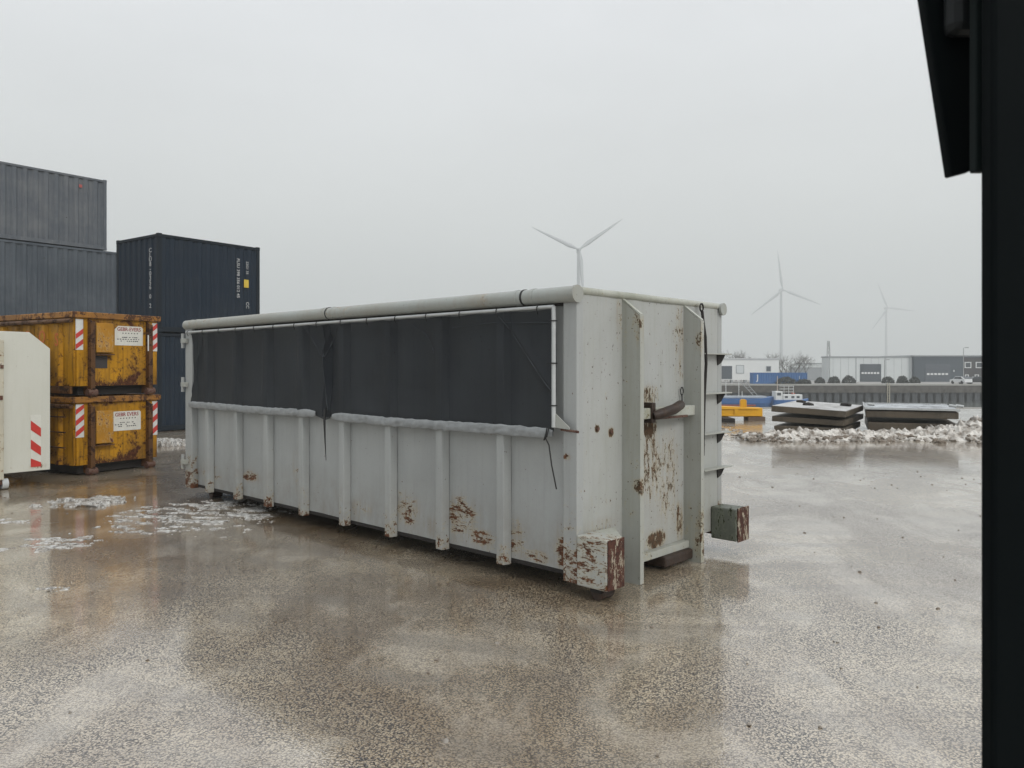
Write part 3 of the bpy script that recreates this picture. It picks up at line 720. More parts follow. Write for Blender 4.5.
MB().tube((.50, WL - .4, .085), (.58, WL - .4, .085), .083, 16).build('caster', M_DARK, wc)
s = MB().box((.395, -.0005, .36), (.535, -.004, 1.06)).build('reflective_strip', plain('reflective_cream', (.62, .62, .56), .4, .2, 12), wc)
for z, h_ in ((.98, .14), (.70, .14), (.42, .13)):
    MB().prism([(.397, z), (.397, z - h_), (.533, z - h_ - .11 + (.11 if z < .5 else 0)), (.533, z - .12 + (.05 if z < .5 else 0))], 'y', -.0045, -.007).build('red_bar', REFR, s)
MB().box((-.02, -.09, 1.75), (.02, -.076, 1.80)).build('latch', M_RUST, wc)
MB().box((-.05, -.09, 1.30), (.01, -.076, 1.36)).build('latch', M_RUST, wc)

# ================================================================= foreground: dark cab door of the vehicle the photo is taken from
CAB = plain('cab_black', (.003, .0048, .0054), .7, .3, 8, bmp=.001, spec=.05)
SEAL = plain('rubber_seal', (.005, .009, .009), .7, spec=.1)
cab = empty('cab_door_frame', (.64, 1.0, 0), 0, label='near black vehicle door pillar filling the right edge of the picture', cat='vehicle door')
MB().box((-.0155, .001, -.6), (.14, .030, 3.0)).build('pillar', CAB, cab, .006)
MB().box((-.020, .0305, H + .262), (-.004, .046, 3.0)).build('window_seal', SEAL, cab, .002)
MB().prism([(-.0145, H + .275), (-.0625, H + .275), (-.108, H + .60), (-.0145, H + .60)][::-1] if False else [(.014, H + .279), (-.0165, H + .271), (-.0735, H + .64), (.014, H + .64)], 'y', .095, .113).build('hanging_panel', CAB, cab, .003)
HND = plain('handle_black', (.008, .010, .011), .5, spec=.2)
hd = MB().box((-.034, .060, H + .462), (.040, .094, H + .75)).build('mirror_bracket', HND, cab, .014)
MB().path([(-.016, .050, H + .62), (-.018, .047, H + .54), (-.006, .045, H + .505), (.02, .047, H + .50)], [.009, .010, .011, .010], 12).build('bracket_rib', HND, hd)

# ================================================================= steel beam, slabs and rubble at the quay edge
def at(px_, Y, z=0): return ((px_ - 512)/FPX*Y, Y, z)
YB = paint('yellow_beam_paint', (.72, .38, .02), rust=-.15, dirt=.35, nscale=3, rough=.4)
p = at(690, 25.5)
yb = empty('yellow_spreader_beam', (p[0], p[1], 0), R(-2), label='bright yellow steel lifting beam lying near the quay edge behind the grey container', cat='lifting beam')
MB().prism([(-1.2, .131), (2.38, .131), (2.38, .42), (1.0, .47), (-1.2, .49)], 'y', 0, .5).build('beam', YB, yb, .02)
MB().box((-.9, -.035, .15), (2.30, -.001, .19)).build('lower_flange', YB, yb, .01)
MB().box((-.9, -.035, .37), (2.25, -.001, .41)).build('upper_flange', YB, yb, .01)
MB().prism([(1.70, .43), (1.90, .43), (1.90, .66), (1.84, .70), (1.76, .70), (1.70, .66)], 'y', .15, .30).build('lug', YB, yb, .01)
MB().box((1.45, -.04, .191), (1.57, -.001, .369)).build('stiffener', YB, yb)
MB().box((.9, -.9, .0), (1.35, -.3, .0) if False else (1.25, .45, .128)).build('bearer', M_DARK, yb)
MB().box((1.9, -.05, .0), (2.45, .55, .128)).build('bearer', plain('brown_timber', (.14, .10, .07), .8, .4), yb)
MB().box((-1.1, -.05, .0), (-.6, .55, .128)).build('bearer', plain('brown_timber2', (.14, .10, .07), .8, .4), yb)
SLT = paint('slab_side', (.11, .088, .062), rust=-.05, dirt=.8, dirtcol=(.03, .027, .022), nscale=4, rustcols=((.03, .025, .02), (.10, .075, .05)), halo=(.14, .13, .11))
SLTOP = plain('slab_top_snow', (.46, .46, .45), .45, .5, 2.5, bmp=.02, second=(.20, .19, .175), lo=.5, hi=.72)
SLTOP2 = plain('slab_top_wet', (.42, .45, .48), .25, .5, 2, second=(.13, .14, .16), lo=.42, hi=.62)
def slab(cx, cy, wx, wy, z, th, rz, tilt, topm, label, group, flange=False):
    r = empty('road_slab', (cx, cy, z), R(rz), label=label, cat='slab', group=group); r.rotation_euler = (R(tilt[0]), R(tilt[1]), R(rz))
    b_ = MB().box((-wx/2, -wy/2, 0), (wx/2, wy/2, th)).build('slab_body', SLT, r, .015)
    if topm:
        def fn(a, c): 
            x = -wx/2 + .01 + (wx - .02)*a; y = -wy/2 + .01 + (wy - .02)*c
            e = min(a, 1-a, c, 1-c)*8
            return (x, y, th + .006 + .035*min(1, e)*max(0, mnoise.noise(Vector((x*1.6 + cx, y*1.6, 0))) + .25))
        MB().grid(40, 40, fn).build('snow_cover' if not flange else 'steel_top', topm, r)
    if flange:
        for y in (-wy/2 - .02, wy/2):
            MB().box((-wx/2, y, th - .02), (wx/2, y + .02, th + .03)).build('edge_rail', ROD, r)
        MB().box((-wx/2 - .02, -wy/2, th - .02), (-wx/2, wy/2, th + .05)).build('edge_rail', ROD, r)
    return r
ga = 'slabs of the left stack by the quay'; gb = 'slabs of the right stack by the quay'
ax, ay = 8.28, 20.8
slab(ax, ay, 1.72, 2.9, .10, .15, -31, (0, 0), None, 'dark flat slab at the bottom of the left stack, half buried in rubble', ga)
slab(ax + .03, ay + .05, 1.76, 2.95, .34, .14, -33, (.5, 2.0), None, 'dark flat slab in the middle of the left stack', ga)
s3 = slab(ax, ay, 1.80, 3.0, .58, .15, -32, (.5, 3.0), SLTOP, 'flat slab with snowy top lying uppermost on the left stack', ga)
for x, y in ((-.55, .4), (-.2, -.4), (.6, .5)):
    MB().lump((x, y, .19), .10, x*9, 1, (1.5, 1, .6)).build('debris_lump', M_DARK, s3)
bx, by = 10.75, 20.95
slab(bx, by, 2.05, 2.9, .12, .22, -23, (0, 0), None, 'thick dark slab at the bottom of the right stack, in the snow heap', gb)
slab(bx, by, 2.10, 3.0, .47, .17, -24, (0, 0), None, 'brown edged slab in the middle of the right stack', gb)
s6 = slab(bx, by, 2.16, 3.05, .665, .03, -24, (0, 0), SLTOP2, 'pale wet steel plate lying uppermost on the right stack', gb, True)
for x in (-1.0, .85, 1.0): MB().tube((x, -1.4, .14), (x + .16, -1.45, .12), .035, 8).build('lifting_eye', ROD, s6)
BRN = plain('bearer_timber', (.12, .09, .06), .85, .5, 5)
for (x, y, rz), lab in zip(((7.45, 20.2, -31), (8.4, 19.7, -31), (9.6, 20.3, -24), (11.0, 19.8, -24)), ('left end of the left', 'right end of the left', 'left end of the right', 'right end of the right')):
    o = MB().box((-.1, -.15, 0), (.1, 2.0, .10 if x < 9.2 else .14)).build('timber_bearer', BRN); o.location = (x, y, 0); o.rotation_euler = (0, 0, R(rz))
    tag(o, 'timber bearer lying under the ' + lab + ' slab stack', 'timber', 'bearers under the slab stacks')
# rubble and dirty snow ridge
SNOW = plain('dirty_snow', (.66, .635, .59), .6, .4, 3.2, bmp=.02, second=(.17, .14, .11), lo=.40, hi=.62)
MUD = plain('muddy_rubble', (.17, .14, .11), .7, .5, 6, bmp=.01, second=(.32, .30, .27), lo=.5, hi=.6)
def ridge_y(x): return 19.0 + (x - 6)*.04
rr = random.Random(3)
def mound(mb, x0, x1, hf, wy, yc, nx, ny, seed):
    def fn(a, b_):
        x = x0 + (x1 - x0)*a; v = b_*2 - 1
        e = max(0, 1 - v*v)*min(1, min(a, 1 - a)*9)
        k = mnoise.fractal(Vector((x*1.6, v*1.5, seed)), .9, 2.1, 5)
        q_ = Vector((x*4.5, v*wy(x)*4.5, seed)); rd = 1 - abs(mnoise.noise(q_))*2.2; rd2 = 1 - abs(mnoise.noise(q_*2.7))*2.2
        z = e*hf(x)*(.45 + .45*k + .45*max(-.3, rd)) - .02 + .07*e*rd2
        return (x, yc(x) + v*wy(x) + .1*k, z)
    mb.grid(nx, ny, fn)
sn = MB()
mound(sn, 5.7, 13.2, lambda x: (.22 + .36*max(0, min(1, (x - 10.3)/1.3))), lambda x: .6 + .45*max(0, min(1, (x - 10)/1.3)), ridge_y, 520, 80, 2)
mound(sn, 13.1, 22, lambda x: .45, lambda x: .9, ridge_y, 120, 20, 3)
o = sn.build('dirty_snow_ridge', SNOW, fix=False); tag(o, 'low ridge of dirty snow in front of the stacked slabs', 'snow', kind='stuff')
lm = MB(); ld = MB()
for i in range(1500):
    x = rr.uniform(5.6, 13.3); big_ = max(0, min(1, (x - 10.2)/1.3))
    y = ridge_y(x) + rr.gauss(-.12, .42 + .12*big_)
    r_ = rr.choice((.015, .02, .02, .03, .03, .04, .055, .08))*(1 + .6*big_)
    z = max(0, (.08 + .28*big_)*(1 - ((y - ridge_y(x))/(.75 + .3*big_))**2)) + r_*.2
    (lm if rr.random() < .40 + .4*big_ else ld).lump((x, y, z), r_, rr.uniform(0, 90), 1, (rr.uniform(.8, 1.5), rr.uniform(.7, 1.2), rr.uniform(.5, .95)), .5)
o = lm.build('snow_chunks', SNOW, fix=False); tag(o, 'broken white lumps of snow and ice along the ridge', 'snow', kind='stuff')
o = ld.build('rubble_chunks', MUD, fix=False); tag(o, 'brown muddy rubble mixed into the snow ridge', 'rubble', kind='stuff')
# light rubble just behind the slabs and by the beam
lm = MB()
for i in range(160):
    x = rr.uniform(5.2, 8.0); y = rr.uniform(18.6, 22.6) if x < 6.5 else rr.uniform(18.2, 19)
    lm.lump((x, y, .01), rr.choice((.02, .03, .05)), rr.uniform(0, 90), 1, (1.4, 1.1, .5), .5)
o = lm.build('gravel_scatter', SNOW, fix=False); tag(o, 'scattered pale stones and slush beside the ridge', 'gravel', kind='stuff')

gv = MB()
for i in range(420):
    x = rr.uniform(-7, 8); y = rr.uniform(3.2, 16)
    if -4.6 < x < 2.6 and 5.4 < y < 10.8: continue
    gv.lump((x, y, .004), rr.choice((.006, .008, .011, .015)), rr.uniform(0, 90), 1, (1.2, 1, .6), .5)
o = gv.build('loose_grit', MUD, fix=False); tag(o, 'loose grit and tiny stones on the wet paving', 'gravel', kind='stuff')
# snow patches on the yard
def snow_patch(name, cx, cy, wx, wy, h_, thr, seed, label, sc_=2.2, rot=0, n=230):
    mb = MB(); n2 = max(30, int(n*wy/wx)); ca, sa = math.cos(rot), math.sin(rot)
    hh = {}
    for j in range(n2 + 1):
        for i in range(n + 1):
            a, b_ = i/n*2 - 1, j/n2*2 - 1
            e = 1 - (a*a + b_*b_)
            x, y = a*wx/2, b_*wy/2
            k = mnoise.fractal(Vector((x*sc_, y*sc_*1.8, seed)), .55, 2.3, 8)*1.25 + .55*e - thr
            hh[i, j] = (cx + ca*x - sa*y, cy + sa*x + ca*y, min(1, max(k, 0)*4)*h_*(1 + .4*mnoise.noise(Vector((x*9, y*9, seed)))) - (.004 if k <= 0 else -.003), k)
    idx = {}; vs = []; fs = []
    for j in range(n2):
        for i in range(n):
            q = [(i, j), (i+1, j), (i+1, j+1), (i, j+1)]
            if max(hh[p_][3] for p_ in q) > 0:
                f_ = []
                for p_ in q:
                    if p_ not in idx: idx[p_] = len(vs); vs.append(hh[p_][:3])
                    f_.append(idx[p_])
                fs.append(tuple(f_))
    mb.add(vs, fs, True)
    o = mb.build(name, PSNOW, fix=False); tag(o, label, 'snow', kind='stuff'); return o
PSNOW = plain('thin_snow', (.60, .60, .58), .35, .3, 14, bmp=.006, second=(.30, .27, .23), lo=.40, hi=.64)
t = PSNOW.node_tree; b = t.nodes['Principled BSDF']
tr = t.nodes.new('ShaderNodeBsdfTransparent'); mi = t.nodes.new('ShaderNodeMixShader')
t.links.new(mrange(t, noi(t, coords(t), 16, 7, .72), .47, .60, 0, .85), mi.inputs[0])
t.links.new(b.outputs[0], mi.inputs[1]); t.links.new(tr.outputs[0], mi.inputs[2]); t.links.new(mi.outputs[0], t.nodes['Material Output'].inputs['Surface'])
snow_patch('snow_patch', at(86, 10.1)[0], 10.1, 1.05, .8, .030, .34, 3, 'small bright snow patch in front of the yellow skips')
snow_patch('snow_patch', at(200, 9.15)[0], 9.25, 2.1, 2.5, .007, .62, 11, 'broken thin snow patches beside the far end of the grey container', 3.4, R(-12), 330)
snow_patch('snow_patch', at(70, 8.0)[0], 7.7, .95, .75, .005, .62, 5, 'thin melting snow smear left of centre on the wet paving', 3.5)
snow_patch('snow_patch', at(8, 9.0)[0], 8.85, 1.2, .3, .005, .5, 8, 'thin snow streak at the left edge of the wet paving', 3)
snow_patch('snow_patch', at(78, 6.45)[0], 6.2, .35, .25, .004, .5, 15, 'tiny melting snow smear in the left foreground', 5, 0, 60)
snow_patch('snow_patch', at(170, 17.6)[0], 17.6, 2.2, .9, .10, .10, 21, 'low bank of snow in front of the navy containers', 1.5)

# ================================================================= far quay
CAPM = paint('quay_cap_concrete', (.105, .095, .082), rust=-.2, dirt=.8, dirtcol=(.05, .045, .04), nscale=1, rough=.8, streak=.6)
PILE = plain('sheet_pile', (.060, .066, .072), .7, .5, .6)
PIPE = plain('pale_kerb', (.40, .39, .36), .8)
qw = empty('far_quay_wall', (0, QY, 0), 0, label='long dark quay wall of sheet piles across the harbour', cat='quay wall'); qw['kind'] = 'structure'
x0, x1 = -60, 130
MB().box((x0, .0, -3.15), (x1, 1.2, QZ - .02)).build('wall_cap', CAPM, qw)
MB().box((x0, -.08, QZ - .25), (x1, 1.2, QZ + .03) if False else (x1, -.005, QZ + .05)).build('kerb', PIPE, qw)
pr = []; x = x0
while x < x1:
    pr += [(x, 0), (x + .5, 0), (x + .75, .45), (x + 1.25, .45)]; x += 1.5
vs = [(a, .3 + b_, z) for z in (-8, -3.16) for a, b_ in pr]; k = len(pr)
MB().add(vs, [(i, i+1, k+i+1, k+i) for i in range(k-1)]).build('sheet_piling', PILE, qw, fix=False)
MB().box((x0, .3, -8), (x1, 1.2, -3.16)).build('wall_core', PILE, qw)
ld_ = MB(); lx = at(888, QY)[0]
for s_ in (-.22, .22): ld_.box((lx + s_ - .05, -.25, -5), (lx + s_ + .05, -.15, QZ + .3))
for i in range(12): ld_.box((lx - .2, -.25, -4.9 + i*.3), (lx + .2, -.17, -4.84 + i*.3))
ld_.build('ladder', plain('pale_ladder', (.5, .46, .36), .6), qw)

def bld_box(name, px0, px1, Y, ztop, depth, mat, roof, label, zb=QZ):
    a = at(px0, Y)[0]; b_ = at(px1, Y)[0]
    r = empty(name, (a, Y, zb), 0, label=label, cat='building'); r['kind'] = 'thing'
    MB().box((0, 0, 0), (b_ - a, depth, ztop - zb)).build('wall', mat, r)
    MB().box((-.15, -.15, ztop - zb + .002), (b_ - a + .15, depth + .15, ztop - zb + .28)).build('roof', roof, r)
    return r, b_ - a, ztop - zb
def zpx(y, Y): return H + (HOR - y)*Y/FPX
CLAD = plain('pale_cladding', (.60, .63, .63), .6, .1, .5); CLADR = plain('grey_trim', (.33, .35, .36), .6)
NCLAD = plain('slate_cladding', (.058, .075, .092), .55, .2, .5); DGREY = plain('dark_door', (.075, .09, .105), .5, .2, 1)
WFRM = plain('white_frame', (.72, .73, .73), .5); GLS = plain('far_glass', (.05, .06, .07), .15, .2, 1)
YW = 172.0
r, ww, hh = bld_box('warehouse', 829, 914, YW, zpx(357.5, YW), 4, CLAD, CLADR, 'pale grey clad warehouse with a dark roller door on the far quay')
def wpos(px_, ref): return (px_ - ref)/FPX*YW
def roller(parent, ref, pa, pb, ytop, ybot, mat, yw):
    xa, xb = wpos(pa, ref), wpos(pb, ref); zt = zpx(ytop, YW) - QZ; zb = max(.02, zpx(ybot, YW) - QZ)
    n = 7; d = None
    d = MB().box((xa, -.02, zb), (xb, -.08, zt)).build('roller_door', mat, parent)
    for i in range(1, n):
        MB().box((xa, -.081, zb + (zt - zb)*i/n - .03), (xb, -.11, zb + (zt - zb)*i/n + .03)).build('door_seam', mat, d)
    zw = zpx(yw, YW) - QZ; k = 6
    for i in range(k):
        xx = xa + (xb - xa)*(.06 + .88*i/k)
        MB().box((xx, -.112, zw - .2), (xx + (xb - xa)*.88/k*.72, -.15, zw + .2)).build('door_window', WFRM, d)
roller(r, 829, 860, 881, 364, 382, DGREY, 373)
for px_ in (829.6, 856, 885, 913.4):
    x = wpos(px_, 829); MB().box((x - .08, -.06, 0), (x + .08, -.001, hh - .01)).build('downpipe', CLADR, r)
for i in range(11):
    x = wpos(829, 829) + 1.7*i + .9
    MB().box((x - .02, -.03, hh*.0 + .01), (x + .02, -.0005, hh - .05)).build('panel_joint', CLADR, r)
r, ww, hh = bld_box('warehouse', 914.3, 1040, YW - 1, zpx(356.5, YW), 24, NCLAD, CLADR, 'dark slate blue warehouse with white framed windows at the right of the far quay')
roller(r, 914.3, 925, 950, 364, 382, plain('slate_door', (.085, .10, .12), .5, .2, 1), 374)
bk = MB().box((wpos(963, 914.3), -.10, 0), (wpos(1038, 914.3), -.001, hh - .3)).build('brick_section', plain('dark_brick', (.055, .052, .055), .8, .4, 3), r)
for pa, pb, ya, yb_ in ((964, 970.5, 362, 368), (975, 982, 362, 368), (964.5, 968, 374.5, 381), (974, 978, 374.5, 380), (988, 995, 362, 368), (1001, 1008, 362, 368)):
    xa, xb = wpos(pa, 914.3), wpos(pb, 914.3); zt, zb = zpx(ya, YW) - QZ, zpx(yb_, YW) - QZ
    w_ = MB(); e = .16
    w_.box((xa, -.20, zb), (xa + e, -.101, zt)); w_.box((xb - e, -.20, zb), (xb, -.101, zt)); w_.box((xa + e, -.20, zb), (xb - e, -.101, zb + e)); w_.box((xa + e, -.20, zt - e), (xb - e, -.101, zt))
    w_ = w_.build('window', WFRM, r)
    MB().box((xa + e, -.14, zb + e), (xb - e, -.102, zt - e)).build('pane', GLS, w_)
MB().box((wpos(953, 914.3), -.12, hh - 3.4), (wpos(954, 914.3), -.03, hh - 3.0)).build('wall_lamp', WFRM, r)
# low grey sheds
r, ww, hh = bld_box('shed', 806, 829, 190, zpx(367.5, 190), 12, CLADR, CLAD, 'low hazy grey shed between the blue container and the pale warehouse')
r, ww, hh = bld_box('shed', 812, 824, 215, zpx(364, 215), 12, CLAD, CLADR, 'small pale shed roof just left of the lattice mast')
# white site office
Yo = 160.0
r, ww, hh = bld_box('site_office', 716, 779, Yo, zpx(359.5, Yo), 6, plain('white_cabin', (.74, .75, .73), .6, .1, .5), plain('cabin_roof', (.55, .56, .56), .6), 'white portable site office with a large dark opening on the far quay', zb=zpx(380, Yo))
def oq(px_): return (px_ - 716)/FPX*Yo
def oz(y): return zpx(y, Yo) - zpx(380, Yo)
MB().box((oq(720), -.06, oz(379)), (oq(732), -.002, oz(366))).build('opening', DGREY, r)
MB().box((oq(720), -.09, oz(366)), (oq(732), -.002, oz(365.4))).build('frame', WFRM, r)
for pa, pb, ya, yb_, pm in ((736, 744, 365, 373.5, CLAD), (766, 771, 366, 371.5, DGREY)):
    xa, xb, za, zb = oq(pa), oq(pb), oz(yb_), oz(ya); e = .12
    w_ = MB(); w_.box((xa, -.08, za), (xa + e, -.002, zb)); w_.box((xb - e, -.08, za), (xb, -.002, zb)); w_.box((xa + e, -.08, za), (xb - e, -.002, za + e)); w_.box((xa + e, -.08, zb - e), (xb - e, -.002, zb))
    w_ = w_.build('window', CLADR, r); MB().box((xa + e, -.05, za + e), (xb - e, -.003, zb - e)).build('pane', pm, w_)
MB().box((oq(750), .5, oz(359.5) + .3), (oq(751.5), .8, oz(358) + .1)).build('roof_vent', M_DARK, r)
for px_ in (717, 731, 745, 759, 775):
    MB().box((oq(px_), .1, -(zpx(380, Yo) - QZ)), (oq(px_) + .4, 1.0, -.002)).build('support_leg', CLADR, r)
# blue container on far quay
BLU = paint('blue_container_paint', (.035, .13, .33), rust=-.2, dirt=.2, rough=.5)
p = at(753.5, 151.5)
bc = sea_container('shipping_container', (p[0], 151.5), 0, 10.6, 2.4, 2.2, (BLU, BLU), 'bright blue shipping container with a small white logo on the far quay', period=.5, depth=.05, z0=QZ + .01)
text_mesh('J', 1.5, 'logo', WFRM, bc, (.8, -.01, .75), (R(90), 0, 0), .01, 1)
text_mesh('I', 1.1, 'logo', WFRM, bc, (9.0, -.01, .8), (R(90), 0, 0), .01, .6)
# lattice mast
LAT = plain('mast_steel', (.33, .34, .34), .6)
lm = MB(); Ym = 195.; p = at(828.5, Ym); zt = zpx(341, Ym)
for sx_ in (-.5, .5):
    for sy in (-.5, .5):
        lm.tube((p[0] + sx_, Ym + sy, QZ), (p[0] + sx_*.35, Ym + sy*.35, zt), .07, 5)
for i in range(10):
    z = QZ + (zt - QZ)*i/10; z2 = QZ + (zt - QZ)*(i+1)/10; k1 = .5 - .325*i/10; k2 = .5 - .325*(i+1)/10; s_ = 1 if i % 2 else -1
    lm.tube((p[0] - s_*k1, Ym - k1, z), (p[0] + s_*k2, Ym - k2, z2), .05, 4)
    lm.tube((p[0] - k1, Ym - k1, z), (p[0] + k1, Ym - k1, z), .04, 4)
o = lm.build('lattice_mast', LAT, fix=False); tag(o, 'thin grey lattice mast left of the pale warehouse', 'mast')
# lamp posts / poles on far quay
for px_, yt, lab in ((963.5, 348, 'slim street lamp in front of the slate blue warehouse'), (884.5, 360, 'thin flag pole before the pale warehouse door')):
    p = at(px_, 158); zt = zpx(yt, 158)
    o = MB().tube((p[0], 158, QZ), (p[0], 158, zt), .10, 8, .06)
    o.tube((p[0], 158, zt), (p[0] + .5, 158, zt + .1), .05, 6); o.box((p[0] + .4, 157.9, zt + .0), (p[0] + 1.0, 158.1, zt + .16))
    tag(o.build('street_lamp', LAT), lab, 'street lamp')
# shrubs
LEAF = plain('dark_evergreen', (.050, .056, .046), .8, .5, 1.5)
def shrub(px_, Y, wpx, hpx, seed, lab):
    q = random.Random(seed); p = at(px_, Y); rx = wpx/2/FPX*Y; rz = hpx/FPX*Y
    r = empty('evergreen_shrub', (p[0], Y, QZ), label=lab, cat='shrub', group='round shrubs along the far quay')
    mb = MB()
    for i in range(900):
        th = q.uniform(0, 2*math.pi); ph = math.acos(q.uniform(-.1, 1)); rr_ = q.uniform(.72, 1.0)*(1 + .18*mnoise.noise(Vector((math.cos(th)*2, math.sin(th)*2, ph*2 + seed))))
        c = Vector((rx*rr_*math.sin(ph)*math.cos(th), rx*rr_*math.sin(ph)*math.sin(th), rz*rr_*math.cos(ph) + .05))
        d = Vector((q.gauss(0, 1), q.gauss(0, 1), q.gauss(0, 1))).normalized(); e = d.orthogonal().normalized(); f_ = d.cross(e); s_ = q.uniform(.08, .2)
        mb.add([c + e*s_, c + f_*s_*.7, c - e*s_, c - f_*s_*.7], [(0, 1, 2, 3)])
    mb.build('foliage', LEAF, r, fix=False)
    MB().tube((0, 0, 0), (0, 0, rz*.6), .12, 6).build('stem', BRN, r)
for i, (px_, w_, h_, lab) in enumerate(((820, 10, 5.5, 'dark round shrub next to the blue container end'), (834, 12, 7, 'dark round shrub left of the warehouse corner'), (849, 13, 7.5, 'large dark round shrub left of the roller door'),
        (888, 12, 6.5, 'dark round shrub just right of the roller door'), (902.5, 11, 7, 'dark round shrub midway along the pale wall'), (914.5, 10, 6.5, 'dark round shrub where pale and slate walls meet'))):
    shrub(px_, 156 + i*.2, w_, h_, i + 2, lab)
shrub(786, 150.2, 20, 7, 31, 'wide dark shrub in front of the blue container')
shrub(804, 150.6, 14, 4.5, 33, 'low dark shrub at the right foot of the blue container')
# bare trees
BARK = plain('bare_twigs', (.10, .09, .08), .9, .3, 1)
def bare_tree(px_, Y, wpx, ytop, seed, lab, n=7):
    q = random.Random(seed); p = at(px_, Y); hh = zpx(ytop, Y) - QZ; hw = wpx/2/FPX*Y
    r = empty('bare_tree', (p[0], Y, QZ), label=lab, cat='tree', group='bare trees behind the site office')
    mb = MB(); tk = MB()
    def grow(a, d, ln, rad, dep):
        b_ = a + d*ln
        (tk if dep == 0 else mb).tube(a, b_, rad, 4 if dep > 1 else 6, rad*.65, cap=False)
        if dep >= 5: return
        for _ in range(3 if dep < 4 else 2):
            nd = (d + Vector((q.gauss(0, .52), q.gauss(0, .4), q.uniform(-.15, .35)))).normalized()
            grow(a + d*ln*q.uniform(.6, 1), nd, ln*q.uniform(.62, .85), rad*.58, dep + 1)
    for i in range(n):
        x = hw*(2*(i + .5)/n - 1)*.75
        sc_ = (1 - .35*abs(x/hw)**2)*q.uniform(.8, 1.05)
        grow(Vector((x, q.uniform(-1, 1), 0)), Vector((x/hw*.3, 0, 1)).normalized(), hh*.40*sc_, .10, 0)
    tk.build('trunk', BARK, r, fix=False); mb.build('crown', BARK, r, fix=False)
bare_tree(736, 178, 36, 349, 4, 'leafless tree showing above the roof of the white site office')
bare_tree(789, 176, 42, 352, 9, 'bushy leafless tree right of the white site office', 8)
bare_tree(818, 200, 14, 364, 12, 'small leafless tree left of the lattice mast', 3)
# cars
TYRE = plain('tyre_black', (.02, .02, .02), .8)
def far_car(px_, Y, col, lab):
    p = at(px_, Y); r = empty('parked_car', (p[0], Y, QZ), R(200), label=lab, cat='car', group='cars parked on the far quay')
    body = [(-1.0, .3), (1.15, .3), (1.15, .85), (.75, 1.0), (-.95, 1.05), (-1.0, .8)]
    body = [(-2.1, .32), (2.1, .32), (2.12, .8), (1.2, .95), (.55, 1.42), (-1.2, 1.45), (-2.0, 1.0)]
    bm_ = plain('car_paint', col, .3, .1, 1)
    MB().prism(body, 'y', -.85, .85).build('body', bm_, r, .06)
    gl = MB(); 
    for y in (-.86, .852): gl.prism([(.95, .98), (.5, 1.36), (-1.1, 1.38), (-1.5, 1.0)], 'y', y, y + .008)
    gl.build('side_window', GLS, r)
    MB().prism([(1.17, .975), (.57, 1.41), (.60, 1.43), (1.22, .985)], 'y', -.7, .7).build('windscreen', GLS, r)
    MB().prism([(-2.02, 1.02), (-1.24, 1.44), (-1.27, 1.47), (-2.06, 1.04)], 'y', -.7, .7).build('rear_window', GLS, r)
    for x in (-1.3, 1.3):
        for y in (-.88, .70): MB().tube((x, y, .33), (x, y + .18, .33), .33, 16).build('wheel', TYRE, r)
    return r
far_car(961, 150.5, (.72, .73, .73), 'white car parked at the right end of the far quay').rotation_euler = (0, 0, R(97))
far_car(977, 151.5, (.02, .022, .025), 'dark car parked beside the white one on the far quay').rotation_euler = (0, 0, R(165))
# ---- boats
HULL = plain('blue_hull', (.025, .115, .32), .4, .25, 1.5); BWH = plain('boat_white', (.72, .73, .72), .45, .2, 2); RUSTR = plain('red_oxide', (.30, .06, .03), .7, .3, 2)
Yb = 134.
def hull(r, ln, wd, h_, mat, bow=.85):
    sec = []
    n = 14
    for i in range(n + 1):
        t_ = i/n; w_ = wd/2*(1 - max(0, (t_ - .75)/.25)**2*bow)*(1 - max(0, (.08 - t_)/.08)*.2); sh = h_*(1 + .25*max(0, (t_ - .7)/.3)**2)
        sec.append([(t_*ln, -w_*.8, -.4), (t_*ln, -w_, sh*.4), (t_*ln, -w_, sh), (t_*ln, w_, sh), (t_*ln, w_, sh*.4), (t_*ln, w_*.8, -.4)])
    vs = [p_ for s_ in sec for p_ in s_]; fs = [(i*6 + k, i*6 + (k+1) % 6, (i+1)*6 + (k+1) % 6, (i+1)*6 + k) for i in range(n) for k in range(6)]
    fs += [tuple(range(6)), tuple(n*6 + k for k in (5, 4, 3, 2, 1, 0))]
    return MB().add(vs, fs).build('hull', mat, r, .03)
p = at(700, Yb); bg = empty('blue_barge', (p[0], Yb, -5), label='long blue hulled barge moored below the far quay', cat='boat')
hull(bg, 12.6, 3.6, 1.35, HULL, .5)
MB().box((1, -1.2, 1.40), (11.2, 1.2, 1.75)).build('hatch_cover', plain('hatch_grey', (.42, .46, .50), .5, .3, 2), bg, .05)
MB().box((.3, -2.2, .1), (9, -1.83, .32)).build('rubbing_strake', RUSTR, bg)
for px_, yt in ((723.5, 381), (736.3, 381), (739.5, 391)):
    x = (px_ - 700)/FPX*Yb; MB().tube((x, -1.5, 1.7), (x, -1.5, zpx(yt, Yb) + 5), .06, 6).build('mast', BWH, bg)
dk = MB(); q0 = (739 - 700)/FPX*Yb
dk.tube((q0, -.8, 4.2), (q0 + 2.2, -.8, 1.9), .07, 5); dk.tube((q0 + .9, -.8, 4.2), (q0 + 2.9, -.8, 1.9), .07, 5)
for i in range(5): dk.tube((q0 + .45*i, -.8, 4.2 - .46*i), (q0 + .9 + .4*i, -.8, 4.2 - .46*i), .04, 4)
dk.build('gangway', LAT, bg)
p = at(772, Yb - 1); wb = empty('workboat', (p[0], Yb - 1, -5), label='small workboat with white wheelhouse, blue hull and a mast on the harbour', cat='boat')
hull(wb, 6.2, 2.6, 1.1, HULL)
cabn = MB().box((.3, -1.0, 1.11), (1.5, 1.0, 2.6)); cabn = cabn.build('wheelhouse', BWH, wb, .05)
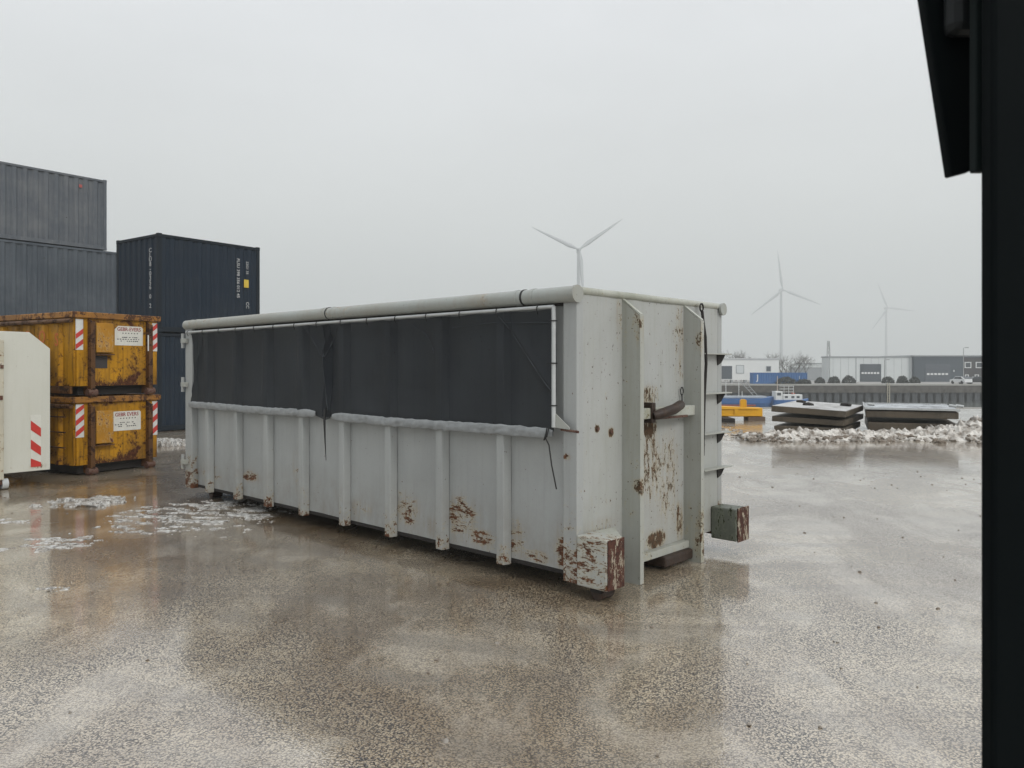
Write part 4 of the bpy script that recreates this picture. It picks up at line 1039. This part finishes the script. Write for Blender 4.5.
MB().box((1.6, -.95, 1.11), (4.9, .95, 2.05)).build('deckhouse', BWH, wb, .05)
for x in (1.9, 3.0, 3.9): MB().box((x, -.98, 1.45), (x + .5, -.951, 1.8)).build('window', GLS, wb)
MB().box((.55, -1.03, 1.9), (1.2, -1.001, 2.35)).build('window', GLS, wb)
MB().tube((.75, -.5, 2.6), (.75, -.5, 5.2), .07, 6).build('mast', plain('mast_tan', (.5, .42, .36), .6), wb)
rl = MB()
for x in (1.8, 2.6, 3.4): rl.tube((x, -.8, 2.05), (x, -.8, 3.5), .04, 5)
for z in (2.5, 3.0, 3.5): rl.tube((1.0, -.8, z), (3.5, -.8, z), .04, 5)
rl.build('railing', BWH, wb, fix=False)
MB().lump((3.6, 0, 2.2), .35, 3, 1, (1.2, 1, .5)).build('red_buoy', RUSTR, wb)

# ================================================================= wind turbines
TUR = plain('turbine_white', (.42, .44, .45), .5, .05, .05)
def turbine(hx, hy_, Y, bl_px, ang, lab):
    hub = at(hx, Y); hz_ = zpx(hy_, Y); bl_ = bl_px/FPX*Y
    r = empty('wind_turbine', (hub[0], Y, QZ), label=lab, cat='wind turbine', group='wind turbines in the mist')
    h0 = hz_ - QZ
    MB().tube((0, 3, 0), (0, 3, h0), 2.4, 24, 1.5).build('tower', TUR, r)
    MB().box((-1.7, -2, h0 - 1.7), (1.7, 9, h0 + 1.9)).build('nacelle', TUR, r, .5)
    MB().tube((0, -4.5, h0), (0, -2, h0), .7, 16, 1.8).build('hub', TUR, r)
    for k in range(3):
        a = R(ang + 120*k); d = Vector((math.cos(a), 0, math.sin(a))); n = Vector((-math.sin(a), 0, math.cos(a)))
        vs = []; st_ = [(0, .9, .9), (.06, 1.0, .8), (.2, 2.1, .45), (.5, 1.45, .28), (.8, .9, .16), (1, .25, .06)]
        for t_, c_, th in st_:
            o_ = d*(bl_*t_) + Vector((0, -3.3 - 1.2*t_*t_, h0))
            for u, v in ((-.75, 0), (-.2, .5), (.5, .4), (1.1, 0), (.5, -.4), (-.2, -.5)): vs.append(o_ + n*(c_*u) + Vector((0, th*v*2, 0)))
        fs = [(i*6 + k2, i*6 + (k2+1) % 6, (i+1)*6 + (k2+1) % 6, (i+1)*6 + k2) for i in range(len(st_)-1) for k2 in range(6)]
        fs.append(tuple(len(st_)*6 - 6 + k2 for k2 in range(6)))
        MB().add(vs, fs, True).build('blade', TUR, r)
turbine(579, 250, 700, 52, 35, 'nearest wind turbine, rising directly behind the grey roll-off container')
turbine(782, 290, 1050, 40, 98, 'middle wind turbine, standing over the bare tree and far quay')
turbine(887, 308, 1400, 27, 113, 'faintest wind turbine, rightmost in the mist above the pale warehouse')
